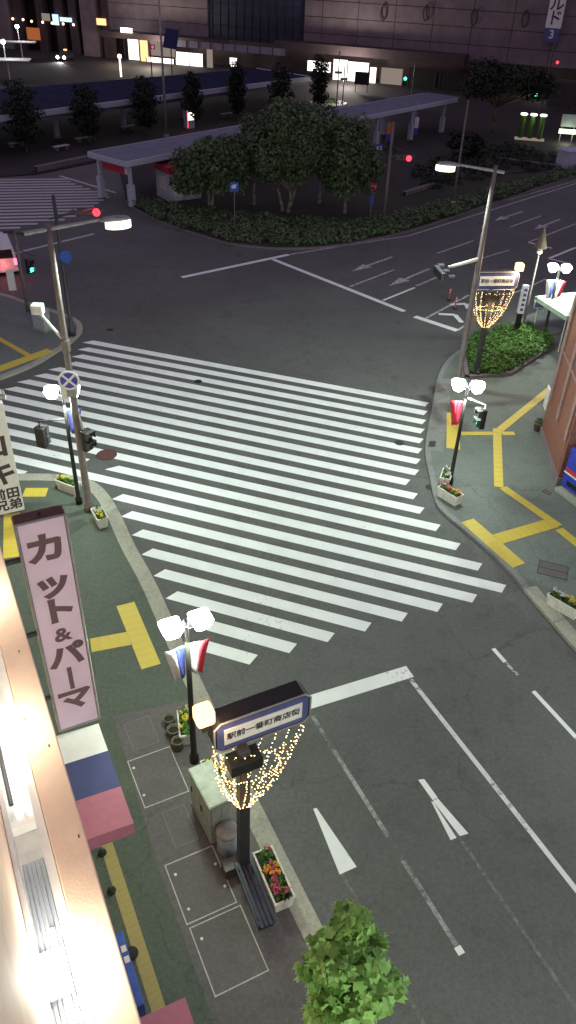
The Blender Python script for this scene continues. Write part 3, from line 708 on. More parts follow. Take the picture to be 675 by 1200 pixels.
# ------------------------------------------------------------------ planters with flowers
def planter(loc, rz, label, cols, L=0.95, W=0.42, Hh=0.42, seed=1, n=150):
    t = thing('flower_planter', label, 'planter', loc, rz, 'white flower planters')
    MB().frustum(0,0,0,Hh,L/2-0.05,W/2-0.05,L/2,W/2).build('trough', 'cream', t, bevel=0.015)
    f = MB(); w = 0.035
    f.box(-L/2-0.01,L/2+0.01,-W/2-0.01,-W/2+w,Hh,Hh+0.05).box(-L/2-0.01,L/2+0.01,W/2-w,W/2+0.01,Hh,Hh+0.05).box(-L/2-0.01,-L/2+w,-W/2+w,W/2-w,Hh,Hh+0.05).box(L/2-w,L/2+0.01,-W/2+w,W/2-w,Hh,Hh+0.05)
    f.build('rim', 'cream', t)
    MB().box(-L/2+w,L/2-w,-W/2+w,W/2-w,Hh,Hh+0.02).build('earth', 'soil', t)
    lv = leaves('foliage', [(x, 0, Hh+0.10, 0.17, W*0.42, 0.12) for x in np.linspace(-L/2+0.15, L/2-0.15, 4)], n, 0.10, 'leaf_hedge', t, 0.3, 0.6, seed)
    g = random.Random(seed)
    for k, (c, x0, x1) in enumerate(cols):
        leaves('blossom', [(g.uniform(x0, x1)*L/2, g.uniform(-0.33,0.33)*W, Hh+0.20, 0.07, 0.07, 0.045) for _ in range(7)], 110, 0.055, c, t, 0.4, 1.0, seed+k+3, 0.9)
    return t
planter(G(81,575,PZ), R(-28), 'white planter with yellow flowers at the kerb left of the black lamp post', [('petal_yellow',-0.9,0.1)], seed=2)
planter(G(118,613,PZ), R(-60), 'white planter with yellow and pale flowers in front of the left grey mast', [('petal_yellow',-0.2,0.9),('petal_white',-0.9,0.3)], seed=3, L=0.8)
planter(G(521.5,566,PZ), R(72), 'pale planter with white flowers behind the right black lamp post', [('petal_white',-0.8,0.9)], seed=4, L=0.8)
planter(G(526,586,PZ), R(-50), 'white planter with orange and brown flowers at the foot of the right lamp post', [('petal_orange',-0.2,0.9),('petal_red',-0.9,0.2)], seed=5, L=1.0)
planter(G(659,715,PZ), R(-45), 'white planter with yellow and purple flowers at the right picture edge', [('petal_yellow',0.0,0.7),('petal_white',-0.9,-0.1),('petal_red',0.6,0.9)], seed=6, L=1.15)
planter(US(4.40,8.55,PZ), R(A_NEAR+88), 'white planter with red and orange flowers beside the dark bench', [('petal_red',-0.9,0.9),('petal_orange',-0.1,0.7),('petal_red',-0.9,0.2)], seed=8, L=1.35, W=0.5, n=190)
planter(US(4.15,11.75,PZ), R(A_NEAR+88), 'white planter with mixed flowers behind the green cabinet', [('petal_red',-0.9,0.9),('petal_yellow',-0.4,0.9)], seed=9, L=0.8)
planter(US(4.0,13.5,PZ), R(A_NEAR+75), 'narrow planter with yellow flowers beside the round pots', [('petal_yellow',-0.9,0.9)], seed=10, L=0.9, W=0.34)
for k, (px, py, r, h) in enumerate(((199,851,0.17,0.34),(204,864,0.17,0.34),(209,877,0.16,0.32))):
    nm = ('farthest', 'middle', 'nearest')[k]
    t = thing('flower_pot', f'round brown pot, {nm} of the three beside the flag lamp post', 'plant pot', G(px, py, PZ), 0, 'three round pots')
    MB().lathe([(r*0.75,0),(r,h),(r*1.08,h),(r*1.08,h+0.04),(r*0.9,h+0.04),(r*0.86,h-0.06),(0.01,h-0.06)], 20).build('pot', 'pot', t, smooth=True)
    MB().lathe([(r*0.84,h-0.055),(r*0.3,h-0.03),(0.01,h-0.025)], 16).build('earth', 'soil', t)

# ------------------------------------------------------------------ street furniture on the near pavement
t = thing('utility_cabinet', 'tall grey-green utility cabinet beside the nearest name sign', 'cabinet', US(3.72, 10.75, PZ), R(A_NEAR+3))
MB().box(-0.30,0.30,-0.62,0.62,0,0.12).build('plinth', 'concrete', t)
MB().box(-0.28,0.28,-0.60,0.60,0.12,1.42).build('body', 'cabinet', t, bevel=0.015)
MB().box(-0.31,0.31,-0.63,0.63,1.42,1.47).box(-0.29,0.29,-0.61,0.61,1.47,1.49).build('roof', 'cabinet', t, bevel=0.012)
for y in (-0.59, 0.01):
    d_ = MB().box(-0.292,-0.28,y,y+0.58,0.18,1.38).build('door', 'cabinet', t); MB().box(-0.32,-0.292,y+0.48,y+0.51,0.7,0.9).build('handle', 'dark_grey', d_)
for x in (-0.24, 0.02): MB().box(x,x+0.22,-0.612,-0.60,0.2,1.36).build('panel', 'cabinet', t)
t = thing('litter_bin', 'round blue-grey metal bin with pale lid beside the cabinet', 'bin', US(3.78, 9.86, PZ))
MB().lathe([(0.24,0),(0.25,0.04),(0.25,0.70)], 24).build('drum', 'bin_grey', t, smooth=True)
MB().lathe([(0.27,0.70),(0.275,0.76),(0.24,0.80),(0.10,0.84),(0.01,0.85)], 24).build('lid', 'galv', t, smooth=True)
MB().tube((-0.07,0,0.85),(0.07,0,0.85),0.02).tube((-0.07,0,0.83),(-0.07,0,0.85),0.015).tube((0.07,0,0.83),(0.07,0,0.85),0.015).build('handle', 'galv', t)
t = thing('meter_box', 'small grey box on the ground below the round bin', 'box', US(3.62, 9.28, PZ), R(A_NEAR))
MB().frustum(0,0,0,0.3,0.19,0.16,0.17,0.14).build('body', 'lid', t, bevel=0.02); MB().box(-0.18,0.18,-0.15,0.15,0.3,0.33).build('lid', 'lid_line_dark', t, bevel=0.01)
t = thing('bench', 'long dark blue slatted bench between the name sign post and flower planter', 'bench', US(3.88, 8.35, PZ), R(A_NEAR+87))
for k in range(4): MB().box(-0.78,0.78,-0.20+0.105*k,-0.115+0.105*k,0.40,0.44).build('slat', 'bench_blue', t, bevel=0.008)
for x in (-0.6, 0.6): MB().box(x-0.03,x+0.03,-0.18,0.18,0.0,0.05).box(x-0.03,x+0.03,-0.16,-0.10,0.05,0.395).box(x-0.03,x+0.03,0.10,0.16,0.05,0.395).box(x-0.03,x+0.03,-0.10,0.10,0.34,0.395).build('leg', 'black_metal', t)
MB().box(-0.78,0.78,0.24,0.28,0.52,0.62).build('backrest', 'bench_blue', t, bevel=0.008)
for x in (-0.6,0.6): MB().tube((x,0.16,0.38),(x,0.26,0.55),0.018,n=6).build('backrest_bracket', 'black_metal', t)

# street tree at the kerb
def limb(mb, p, q, r0, r1): mb.tube(p, q, r0, r1, 8)
def broad_tree(loc, label, blobs, nl, lsize, lm, trunk_h, tr=0.09, bark='bark', seed=1, group=None, name='street_tree', stems=1, aspect=0.7, cat='tree'):
    t = thing(name, label, cat, loc, 0, group); g = random.Random(seed); mb = MB()
    for sidx in range(stems):
        off = Vector((g.uniform(-0.15,0.15)*(stems-1), g.uniform(-0.15,0.15)*(stems-1), 0)); tip = Vector((g.uniform(-0.3,0.3)*(stems > 1), 0, trunk_h)) + off*2.5
        mb.lathe([(tr*1.5,0),(tr*1.1,0.15),(tr,0.3)], 10, off); mid = off.lerp(tip, 0.5) + Vector((g.uniform(-0.06,0.06), g.uniform(-0.06,0.06), 0))
        mb.tube(off+Vector((0,0,0.3)), mid, tr, tr*0.85, 10); mb.tube(mid, tip, tr*0.85, tr*0.7, 10)
        for b in blobs[sidx::stems]:
            e = Vector(b[:3]); k = tip.lerp(e, 0.55) + Vector((0,0,-0.1*b[5])); mb.tube(tip, k, tr*0.6, tr*0.35, 7); mb.tube(k, e + Vector((0,0,b[5]*0.4)), tr*0.35, tr*0.12, 6)
    mb.build('trunk', bark, t, smooth=True)
    leaves('crown', blobs, nl, lsize, lm, t, 0.42 if lm != 'leaf_bright' else 0.25, 0.2, seed, aspect, lm == 'leaf_bright')
    return t
bt = US(4.28, 5.15, PZ)
g = random.Random(3); bl = []
for k in range(22):
    a = g.uniform(0, 6.28); h = g.uniform(0, 1); rr = (0.95 * (1 - 0.5*h)) * g.uniform(0.3, 1.0)
    bl.append((rr*math.cos(a), rr*math.sin(a), 2.0 + 2.1*h, g.uniform(0.24,0.52), g.uniform(0.24,0.52), g.uniform(0.22,0.42)))
bl += [(0.0,0.1,4.3,0.26,0.26,0.34),(0,0,2.6,0.5,0.5,0.5)]
broad_tree(bt, 'young street tree with bright green leaves at the bottom of the picture', bl, 2300, 0.20, 'leaf_bright', 2.0, 0.06, 'bark', 4, aspect=1.05)

# ------------------------------------------------------------------ the camera's own building
own = thing('shop_building', 'orange rendered shop building with lit eaves trough along the left picture edge', 'building', US(0, 0, 0), R(A_NEAR))
MB().box(-6, 0.14, -8, 26, 0, 11.55).build('wall', 'orange_wall', own)
MB().box(-6, -0.34, -8, 16, 12.02, 23).build('upper_wall', 'orange_wall', own)
MB().box(-0.025, 0.25, -8, 15, 11.35, 12.0).build('parapet', 'orange_wall', own, bevel=0.012)
MB().box(-0.10, -0.03, -8, 15, 11.6, 11.96).build('parapet_flashing', 'white_trim', own)
MB().box(-0.34, -0.10, -8, 15, 11.6, 11.66).build('trough_floor', 'white_trim', own)
MB().box(-0.335, -0.30, -8, 15, 11.66, 12.02).build('trough_back', 'white_trim', own)
for k in range(5): MB().box(-0.285+0.036*k, -0.255+0.036*k, -8, 4.05, 11.66, 11.70).build('gutter_slat', 'zinc', own, bevel=0.004)
for s in (4.35, 5.6, 7.2): MB().box(-0.30, -0.10, s, s+0.06, 11.68, 11.80).build('bracket', 'white_trim', own)
MB().tube((-0.26,4.6,11.78),(-0.26,15,11.78),0.022).build('conduit', 'dark_grey', own)
fl = MB().box(-0.29,-0.12,2.85,3.2,11.80,11.84).box(-0.24,-0.17,2.98,3.06,11.70,11.80).build('floodlight', 'white_metal', own)
MB().box(-0.275,-0.135,2.87,3.18,11.842,11.86).build('lens', 'flood', fl)
light('POINT', own, (-0.2, 3.02, 12.05), 30, (1.0, 0.96, 0.88), 0.06)
for s in (0.2, 2.2, 4.6, 6.6, 8.6, 10.6):
    light('POINT', own, (-0.17, s+0.6, 12.35), 32, (1.0, 0.93, 0.78), 0.05)
    tb = MB().tube((-0.17,s,11.74),(-0.17,s+1.2,11.74),0.016).build('tube_light', 'headlamp', own)
for (u, s) in ((0.02, 5.3), (0.16, 4.9), (0.13, 6.2), (0.19, 3.9), (0.06, 7.4)): MB().box(u,u+0.012,s,s+0.03,11.995,12.004).build('stain_chip', 'bark', own)
# projecting pink sign
ps = thing('projecting_sign', 'tall pink projecting sign with brown katakana lettering above the tricolour awning', 'sign', US(0.70, 12.5, 3.1), R(A_NEAR))
W_, D_, H_ = 0.97, 0.34, 6.0
MB().box(0, W_, 0.0, D_, 0, H_).build('box', 'bronze', ps, bevel=0.05)
MB().box(0.05, W_-0.05, -0.016, -0.001, 0.05, H_-0.05).build('face', 'pink_panel', ps, bevel=0.007)
fr_ = MB()
for x in (0.018, W_-0.018): fr_.tube((x,-0.012,0.02),(x,-0.012,H_-0.02),0.026,n=8)
for z in (0.02, H_-0.02): fr_.tube((0.02,-0.012,z),(W_-0.02,-0.012,z),0.026,n=8)
fr_.build('rim', 'galv', ps)
zz = H_ - 0.74
for ch, sz, m_, step in (('カ',0.80,'ink_brown',0.83),('ッ',0.80,'ink_brown',0.82),('ト',0.80,'ink_brown',0.66),('&',0.56,'ink_brown',0.66),('パ',0.80,'ink_brown',0.72),('｜',0.62,'ink_brown',0.66),('マ',0.80,'ink_brown',0.8)):
    text(ch, sz*(0.92 if ch != '｜' else 1), m_, ps, 'lettering', (W_/2, -0.019, zz - (0.1 if ch == 'ッ' else 0)), (R(90),0,0), 1.06, 0.034 if ch != '&' else 0.014)
    zz -= step
for z in (1.0, 3.0, 5.0): MB().box(-0.46,-0.002,0.12,0.2,z,z+0.08).build('bracket', 'dark_grey', ps)
MB().lathe([(0.03,0),(0.015,0.06)],8,(0.5,0.17,H_)).build('lifting_eye', 'bronze', ps)
# white projecting sign farther along
ws = thing('projecting_sign', 'white projecting sign with thick black characters at the left picture edge', 'sign', US(0.68, 21.75, 3.0), R(A_NEAR))
MB().box(0,0.98,0,0.22,0,3.85).build('box', 'sign_white', ws, bevel=0.02)
MB().box(0.03,0.95,-0.012,-0.001,0.03,3.82).build('face', 'sign_white', ws)
text('ロ', 0.92, 'ink', ws, 'lettering', (0.46,-0.016,2.42), (R(90),0,0), 1.0, 0.03); text('キ', 0.92, 'ink', ws, 'lettering', (0.50,-0.016,1.44), (R(90),0,0), 1.0, 0.03)
text('前田', 0.42, 'ink', ws, 'lettering', (0.52,-0.016,0.72), (R(90),0,0), 1.0, 0.014); text('兄弟', 0.42, 'ink', ws, 'lettering', (0.54,-0.016,0.30), (R(90),0,0), 1.0, 0.014)
for z in (0.6, 3.0): MB().box(-0.5,-0.002,0.08,0.14,z,z+0.08).build('bracket', 'dark_grey', ws)
MB().tube((0.6,0.1,3.85),(0.6,-0.2,4.25),0.02).build('lamp_arm', 'dark_grey', ws)
sl_ = MB().box(0.22,1.05,-0.55,-0.15,4.22,4.40).build('sign_lamp', 'galv', ws, bevel=0.05); MB().box(0.3,0.97,-0.50,-0.2,4.402,4.42).build('lamp_glass', 'white_metal', sl_)
# tricolour awning
aw = thing('awning', 'box awning in white navy and mauve stripes under the pink sign', 'awning', US(0, 0, 0), R(A_NEAR))
for c, s0, s1 in (('awn_white',11.62,12.46),('awn_navy',10.60,11.62),('awn_mauve',9.62,10.60)):
    MB().prism_y([(0.15,2.62),(1.60,2.62),(1.60,2.98),(0.15,3.06)], s0, s1-0.002).build('awning_panel', c, aw)
aw2 = thing('awning', 'mauve awning corner at the bottom of the picture below the blue board', 'awning', US(0, 0, 0), R(A_NEAR))
for k in range(3): MB().prism_y([(0.15,2.05),(1.50,2.05),(1.50,2.35),(0.15,2.42)], 4.4+0.62*k, 5.018+0.62*k).build('awning_panel', 'awn_mauve', aw2)
bb = thing('sign_board', 'blue standing board leaning at the shopfront beside the yellow strip', 'sign', US(0.30, 6.65, PZ), R(A_NEAR))
MB().box(0,0.52,0,1.5,0.0,1.75).build('board', 'blue_sign', bb, bevel=0.02); MB().box(0.521,0.53,0.1,1.4,0.3,1.6).build('face', 'blue_sign', bb)
for k in range(2): MB().box(0.40,0.50,0.85+0.22*k,0.98+0.22*k,1.751,1.756).build('letter_mark', 'sign_white', bb)
bt2 = thing('traffic_cone_stand', 'dark weighted stand at the far end of the blue board', 'stand', US(0.95, 8.45, PZ), 0)
MB().lathe([(0.14,0),(0.15,0.05),(0.10,0.1),(0.04,0.12)],16).build('weight', 'rubber', bt2, smooth=True)
for u, s, lb in ((1.05,11.0,'farthest'),(1.0,10.0,'middle'),(1.42,6.9,'nearest')):
    o = thing('bollard', f'short dark bollard foot beside the yellow strip, {lb} of three', 'bollard', US(u if u > 1.2 else u-0.06, s, PZ), 0, 'dark bollard feet')
    MB().lathe([(0.11,0),(0.10,0.05),(0.06,0.07)],12).build('foot', 'rubber', o); MB().lathe([(0.05,0.07),(0.045,0.2),(0.02,0.22)],10).build('stud', 'dark_grey', o)

# ------------------------------------------------------------------ right corner: building, vending machine, hedge
ca = G(652,568,PZ); cb = G(633,507,PZ)
dw = (cb - ca); dw.z = 0; Lw = dw.length; dw.normalize(); rzb = math.atan2(dw.y, dw.x)
br = thing('corner_building', 'brown tiled corner building with vertical ribs at the right picture edge', 'building', ca, rzb)
MB().box(0,Lw,-0.55,0,0.0,14).build('wall', 'brown_tile', br)
MB().box(-0.03,Lw+0.03,0.001,0.04,0,0.35).box(-0.05,-0.001,-0.55,0.04,0,0.35).build('plinth', 'granite', br)
for x in np.linspace(0.35, Lw-0.35, 3): MB().box(x-0.14,x+0.14,0.001,0.09,1.9,14).build('rib', 'brown_trim', br, bevel=0.02)
for z in (4.2, 7.6, 11): MB().box(-0.04,Lw+0.04,0.001,0.05,z,z+0.12).build('band_course', 'brown_trim', br)
MB().box(0.2,Lw-0.2,0.002,0.012,0.55,1.8).build('lower_panel', 'brown_tile', br)
br2 = thing('shop_building', 'shopfront with pale step behind the blue vending machine at right', 'building', US(22.3, 18.55, PZ), R(A_NEAR))
MB().box(0.95,6,-14,0.1,0,9).build('wall', 'cream', br2); MB().box(-0.35,0.95,-14,0.25,0,0.16).build('step', 'concrete', br2, bevel=0.02)
MB().box(0.90,0.949,-13,-2.2,0.2,2.6).build('shop_window', 'car_glass', br2)
vm = thing('vending_machine', 'blue drinks vending machine with red band on the pale step at right', 'vending machine', US(22.25, 18.25, PZ+0.16), R(A_NEAR-90))
MB().box(-0.55,0.55,0,0.62,0.06,1.85).build('body', 'blue_machine', vm, bevel=0.02)
MB().box(-0.5,0.5,-0.012,-0.001,1.0,1.75).build('display_window', 'blue_machine', vm)
MB().box(-0.5,0.5,-0.02,-0.001,0.78,0.96).build('red_band', 'red_paint', vm); MB().box(-0.56,0.56,-0.03,-0.001,0.70,0.76).build('white_band', 'sign_white', vm)
MB().box(-0.3,0.3,-0.015,-0.001,0.2,0.42).build('pick_up_slot', 'car_glass', vm)
for x in (-0.45, 0.45): MB().box(x-0.06,x+0.06,0.05,0.57,0,0.06).build('foot', 'dark_grey', vm)
t = thing('sign_board', 'leaning white board against the brown building corner', 'sign', G(638,478,PZ), rzb)
MB().box(-0.3,0.3,-0.03,0.03,0,1.1).build('board', 'sign_white', t, bevel=0.01); MB().box(-0.25,0.25,0.031,0.036,0.1,1.0).build('face', 'banner_white', t)
t = thing('flower_pot', 'small brown pot with plant beside the brown building', 'plant pot', G(629,504,PZ))
MB().lathe([(0.15,0),(0.2,0.36),(0.22,0.36),(0.22,0.4),(0.18,0.4),(0.17,0.34),(0.01,0.34)],16).build('pot', 'pot', t, smooth=True)
leaves('foliage', [(0,0,0.5,0.2,0.2,0.16)], 60, 0.14, 'leaf_dark', t, 0.3, 0.3, 8)
# hedge bed
hp = [G(548,445), G(544,418), G(556,402), G(585,394), G(618,392), G(644,410), G(622,424), G(596,441)]
hb = struct(MB().prism([(p.x,p.y) for p in hp], 0.05, 0.24).build('planting_bed', 'soil'))
hk = ribbon(MB(), hp + [hp[0]], 0.18, 0.0, 0.28, 1, 0.05).build('bed_kerb', 'granite', hb)
hedge = thing('hedge', 'clipped bright green hedge under the lit name sign on the right corner', 'hedge', G(590,415), 0)
def inside(x, y, poly):
    c = False; j = len(poly)-1
    for i in range(len(poly)):
        if (poly[i].y > y) != (poly[j].y > y) and x < (poly[j].x-poly[i].x)*(y-poly[i].y)/(poly[j].y-poly[i].y)+poly[i].x: c = not c
        j = i
    return c
def scatter(poly, step, zc, r, zr, g):
    xs = [p.x for p in poly]; ys = [p.y for p in poly]; out = []; x = min(xs)
    while x < max(xs):
        y = min(ys)
        while y < max(ys):
            if inside(x, y, poly): out.append((x+g.uniform(-.2,.2)*step, y+g.uniform(-.2,.2)*step, zc+g.uniform(-0.08,0.08), r, r, zr))
            y += step
        x += step
    return out
hb_ = scatter(hp, 0.55, 0.55, 0.42, 0.36, random.Random(4)); c0_ = hedge.location
leaves('foliage', [(b[0]-c0_.x, b[1]-c0_.y, *b[2:]) for b in hb_], 9000, 0.15, 'leaf_hedge', hedge, 0.35, 0.6, 11)
st_ = MB()
for b in hb_[::3]: st_.tube((b[0]-c0_.x, b[1]-c0_.y, 0.2), (b[0]-c0_.x, b[1]-c0_.y, 0.6), 0.02, 0.012, 6)
st_.build('stems', 'bark', hedge)
# signs, tent and posts behind the hedge
t = thing('sign_post', 'black post with white lettered upper part behind the hedge', 'sign', G(603,396,PZ), R(5))
MB().box(-0.13,0.13,-0.1,0.1,0,1.5).build('lower_post', 'black_metal', t); MB().box(-0.16,0.16,-0.13,0.13,1.5,3.1).build('sign_panel', 'banner_white', t, bevel=0.01)
for k in range(5): MB().box(-0.09,0.09,-0.142,-0.131,1.66+0.28*k,1.82+0.28*k).build('letter_block', 'sign_navy', t)
t = thing('roof_lantern', 'unlit brownish lantern on a slim pole above the lettered post', 'street lamp', G(612,386,PZ), 0)
MB().lathe([(0.07,0),(0.05,4.6)],10).build('post', 'galv_brown', t); MB().lathe([(0.12,4.6),(0.2,4.75),(0.36,4.78),(0.1,5.6),(0.03,5.9)],14).build('lantern_roof', 'bark', t); MB().lathe([(0.13,4.45),(0.15,4.6)],12).build('lantern_glass', 'sign_white', t)
tp = G(668,398,PZ)
t = thing('tent', 'pale green canopy tent behind the flag lamp at right', 'tent', tp, R(20))
for sx in (-1.7, 1.7):
    for sy in (-1.3, 1.3): MB().tube((sx,sy,0),(sx,sy,2.2),0.03).build('pole', 'white_metal', t)
MB().add([(-1.9,-1.5,2.2),(1.9,-1.5,2.2),(1.9,1.5,2.2),(-1.9,1.5,2.2),(-0.4,0,2.85),(0.4,0,2.85)], [(0,1,5,4),(1,2,5),(2,3,4,5),(3,0,4),(0,3,2,1)]).build('canopy', 'tent', t)
MB().box(-1.9,1.9,-1.53,-1.505,1.95,2.2).box(-1.93,-1.905,-1.5,1.5,1.95,2.2).build('valance', 'tent', t)
t = thing('information_sign', 'small dark sign on a slim post in front of the green tent', 'sign', G(624,392,PZ), R(5))
MB().tube((0,0,0),(0,0,1.6),0.025).build('post', 'galv', t); MB().box(-0.32,0.32,-0.03,0.03,1.6,2.0).build('panel', 'cabinet_grey', t, bevel=0.01); MB().box(-0.26,0.26,-0.037,-0.031,1.66,1.94).build('face', 'sign_navy', t)
for px, py, lb in ((526,352,'farther'),(533,362,'nearer')):
    t = thing('delineator_post', f'slim red lane delineator on the hatched median, {lb} of the two', 'bollard', G(px,py), 0, 'red delineators')
    MB().lathe([(0.14,0),(0.14,0.04),(0.05,0.08)],12).build('foot', 'rubber', t); MB().lathe([(0.04,0.08),(0.04,0.8),(0.02,0.83)],10).build('post', 'banner_red', t)
    for z in (0.5,0.65): MB().lathe([(0.043,z),(0.043,z+0.06)],10).build('reflector', 'sign_white', t)

# ------------------------------------------------------------------ far left corner: van, box, sign
t = thing('utility_box', 'pale grey roadside box at the far left corner behind the tall mast', 'cabinet', G(50,386,PZ), R(-30))
MB().box(-0.5,0.5,-0.25,0.25,0,0.08).build('plinth', 'concrete', t); MB().box(-0.47,0.47,-0.22,0.22,0.08,1.2).build('body', 'cabinet_grey', t, bevel=0.02); MB().box(-0.5,0.5,-0.25,0.25,1.2,1.25).build('roof', 'cabinet_grey', t, bevel=0.015)
MB().box(-0.43,-0.01,-0.233,-0.221,0.15,1.15).build('door', 'cabinet_grey', t); MB().box(0.01,0.43,-0.233,-0.221,0.15,1.15).build('door', 'cabinet_grey', t)
t = thing('standing_sign', 'plain white upright board at the kerb behind the van', 'sign', G(16,345,PZ), R(20))
MB().box(-0.22,0.22,-0.02,0.02,0.25,1.55).build('panel', 'sign_white', t, bevel=0.01); MB().tube((0,0.03,0),(0,0.03,1.5),0.02).build('post', 'galv', t)
vp = G(7,324); t = thing('white_van', 'white van cut by the left picture edge with red tail lights on', 'van', (vp.x, vp.y, 0), R(24))
# van points along local +y, rear towards us
V = [(-0.85,0),(-0.85,4.4)]
bd = MB()
sec = [(-0.84,0.35),(0.84,0.35),(0.86,0.95),(0.72,1.85),(-0.72,1.85),(-0.86,0.95)]
bd.add([(x,y,z) for y in (0,3.4) for x,z in sec], [tuple(range(6)), tuple(range(6,12))[::-1]] + [(i,(i+1)%6,6+(i+1)%6,6+i) for i in range(6)])
bd.add([(-0.84,3.402,0.35),(0.84,3.402,0.35),(0.86,3.402,0.95),(-0.86,3.402,0.95),(-0.8,4.3,0.35),(0.8,4.3,0.35),(0.8,4.3,0.85),(-0.8,4.3,0.85)], [(0,1,5,4),(3,2,6,7),(1,2,6,5),(0,3,7,4),(4,5,6,7)])
bd.build('body', 'car_white', t, bevel=0.06)
MB().add([(-0.66,-0.012,1.15),(0.66,-0.012,1.15),(0.6,-0.012,1.7),(-0.6,-0.012,1.7)], [(0,1,2,3)]).build('rear_window', 'car_glass', t)
MB().box(-0.86,0.86,-0.12,-0.005,0.3,0.5).build('bumper', 'car_white', t, bevel=0.03)
for x in (-0.74, 0.74): MB().box(x-0.09,x+0.09,-0.05,-0.006,0.7,1.1).build('tail_light', 'tail_red', t, bevel=0.01)
MB().box(-0.2,0.2,-0.03,-0.013,0.58,0.78).build('number_plate', 'sign_white', t)
for x in (-0.8, 0.8):
    for y in (0.7, 3.6):
        o = MB().tube((x-0.09,y,0.31),(x+0.09,y,0.31),0.31,n=18).build('wheel', 'rubber', t); MB().tube((x-0.095,y,0.31),(x+0.095,y,0.31),0.17,n=14).build('rim', 'galv', o)
light('POINT', t, (0,-0.5,0.8), 22, (1.0,0.15,0.15), 0.2)

# ------------------------------------------------------------------ planted island by the station
def cluster(cx, cy, cz, rx, ry, rz, n, seed):
    g = random.Random(seed); out = []
    for _ in range(n):
        a = g.uniform(0, 6.28); e = math.asin(g.uniform(-0.5, 1)); q = g.uniform(0.45, 0.85)
        out.append((cx+rx*q*math.cos(a)*math.cos(e), cy+ry*q*math.sin(a)*math.cos(e), cz+rz*q*math.sin(e), rx*g.uniform(0.3,0.45), ry*g.uniform(0.3,0.45), rz*g.uniform(0.3,0.45)))
    return out
def isl_tree(px, py, w, h, cz, label, seed, stems=2, lm='leaf_dark', nl=7000, ls=0.28, th_=1.8, tr=0.14):
    b = G(px, py, 0.15)
    broad_tree(b, label, cluster(0, 0, cz-0.3, w*1.06, w*0.85, h*1.08, 34, seed) , int(nl*1.5), ls*1.15, lm, th_, tr, 'bark_pale', seed, 'trees on the planted island', 'broadleaf_tree', stems)
isl_tree(247, 247, 2.7, 2.5, 3.3, 'low round tree, leftmost on the planted island', 21, 2)
isl_tree(334, 248, 2.9, 3.5, 4.8, 'tallest broad tree with two pale trunks in the middle of the island', 22, 3, nl=9500)
isl_tree(298, 240, 1.9, 2.4, 4.5, 'slim tree between the leftmost and the tallest island trees', 25, 1, nl=4000)
isl_tree(404, 250, 2.5, 3.2, 4.1, 'dark tree, rightmost on the planted island', 23, 1, nl=7500)
isl_tree(374, 238, 2.2, 2.9, 4.9, 'dark tree behind the gap between the tallest and rightmost island trees', 26, 1, nl=5500)
ig = random.Random(9); ip = [p for p in isl[:34]] + [G(560,232), G(480,256), G(420,266), G(330,262), G(255,255), G(200,246)]
ib = scatter([p + Vector((0,0.45,0)) for p in ip], 0.95, 0.45, 0.62, 0.34, ig)
hi_ = thing('hedge', 'long dark low hedge along the kerb of the planted island', 'hedge', (0,0,0), 0)
leaves('foliage', ib, 16000, 0.24, 'leaf_dark', hi_, 0.3, 0.6, 31)
st_ = MB()
for b in ib[::5]: st_.tube((b[0],b[1],0.1),(b[0],b[1],0.5),0.025,0.015,5)
st_.build('stems', 'bark', hi_)
# signs on the island
def sign_pole(px, py, h, label, builder, m='galv', r=0.045):
    t = thing('road_sign', label, 'road sign', G(px, py, 0.15), R(4)); MB().lathe([(r,0),(r*0.9,h)],10).build('post', m, t); builder(t, h); return t
def blue_square(t, h):
    MB().box(-0.32,0.32,-0.06,-0.046,h-0.75,h-0.05).build('panel', 'blue_sign', t, bevel=0.004); MB().box(-0.22,0.12,-0.066,-0.061,h-0.5,h-0.3).box(-0.1,0.2,-0.066,-0.061,h-0.3,h-0.22).build('symbol', 'sign_white', t)
sign_pole(275, 267, 3.4, 'square blue and white sign on a thin pole before the leftmost island tree', blue_square, 'galv_brown')
def no_entry(t, h):
    o = MB().lathe([(0.32,0),(0.32,0.014)],22).build('disc', 'banner_red', t, (0,-0.05,h-0.35)); o.rotation_euler = (R(90),0,0)
    MB().box(-0.22,0.22,-0.072,-0.066,h-0.41,h-0.29).build('bar', 'sign_white', t); MB().box(-0.16,0.16,-0.06,-0.046,h-1.75,h-1.1).build('plate', 'blue_sign', t)
sign_pole(434, 252, 2.6, 'round red no-entry sign right of the island trees', no_entry)
t = thing('signal_mast', 'pale signal mast with lit red light right of the island trees', 'traffic light', G(449,263,0.15), 0)
MB().lathe([(0.13,0),(0.12,3),(0.09,7.4)],12).build('post', 'galv_brown', t, smooth=True)
sd_ = G(478,188,5.4) - G(449,263,0.15); sd_.z = 0
MB().tube((0,0,5.75), sd_+Vector((0.4,0,5.6)), 0.05, 0.04).build('signal_arm', 'dark_grey', t); vehicle_signal(t, sd_+Vector((-0.4,0,5.4)), R(10), 'red')
t = thing('light_column', 'plain slim column right of the pale signal mast', 'pole', G(530,243,0.15), 0)
MB().lathe([(0.12,0),(0.10,3),(0.07,8.2)],10).build('post', 'galv_brown', t, smooth=True); MB().box(-0.15,0.15,-0.2,0.1,0.0,0.5).build('base_box', 'cream', t, bevel=0.03)
t = thing('road_sign', 'tall blue and white direction sign post beside the shelter end', 'road sign', G(440,215,0.15), 0)
MB().lathe([(0.05,0),(0.045,4.2)],8).build('post', 'galv', t); MB().box(-0.35,0.35,-0.07,-0.05,2.7,3.4).build('panel', 'blue_sign', t); MB().box(-0.2,0.25,-0.076,-0.071,2.9,3.2).build('symbol', 'sign_white', t)

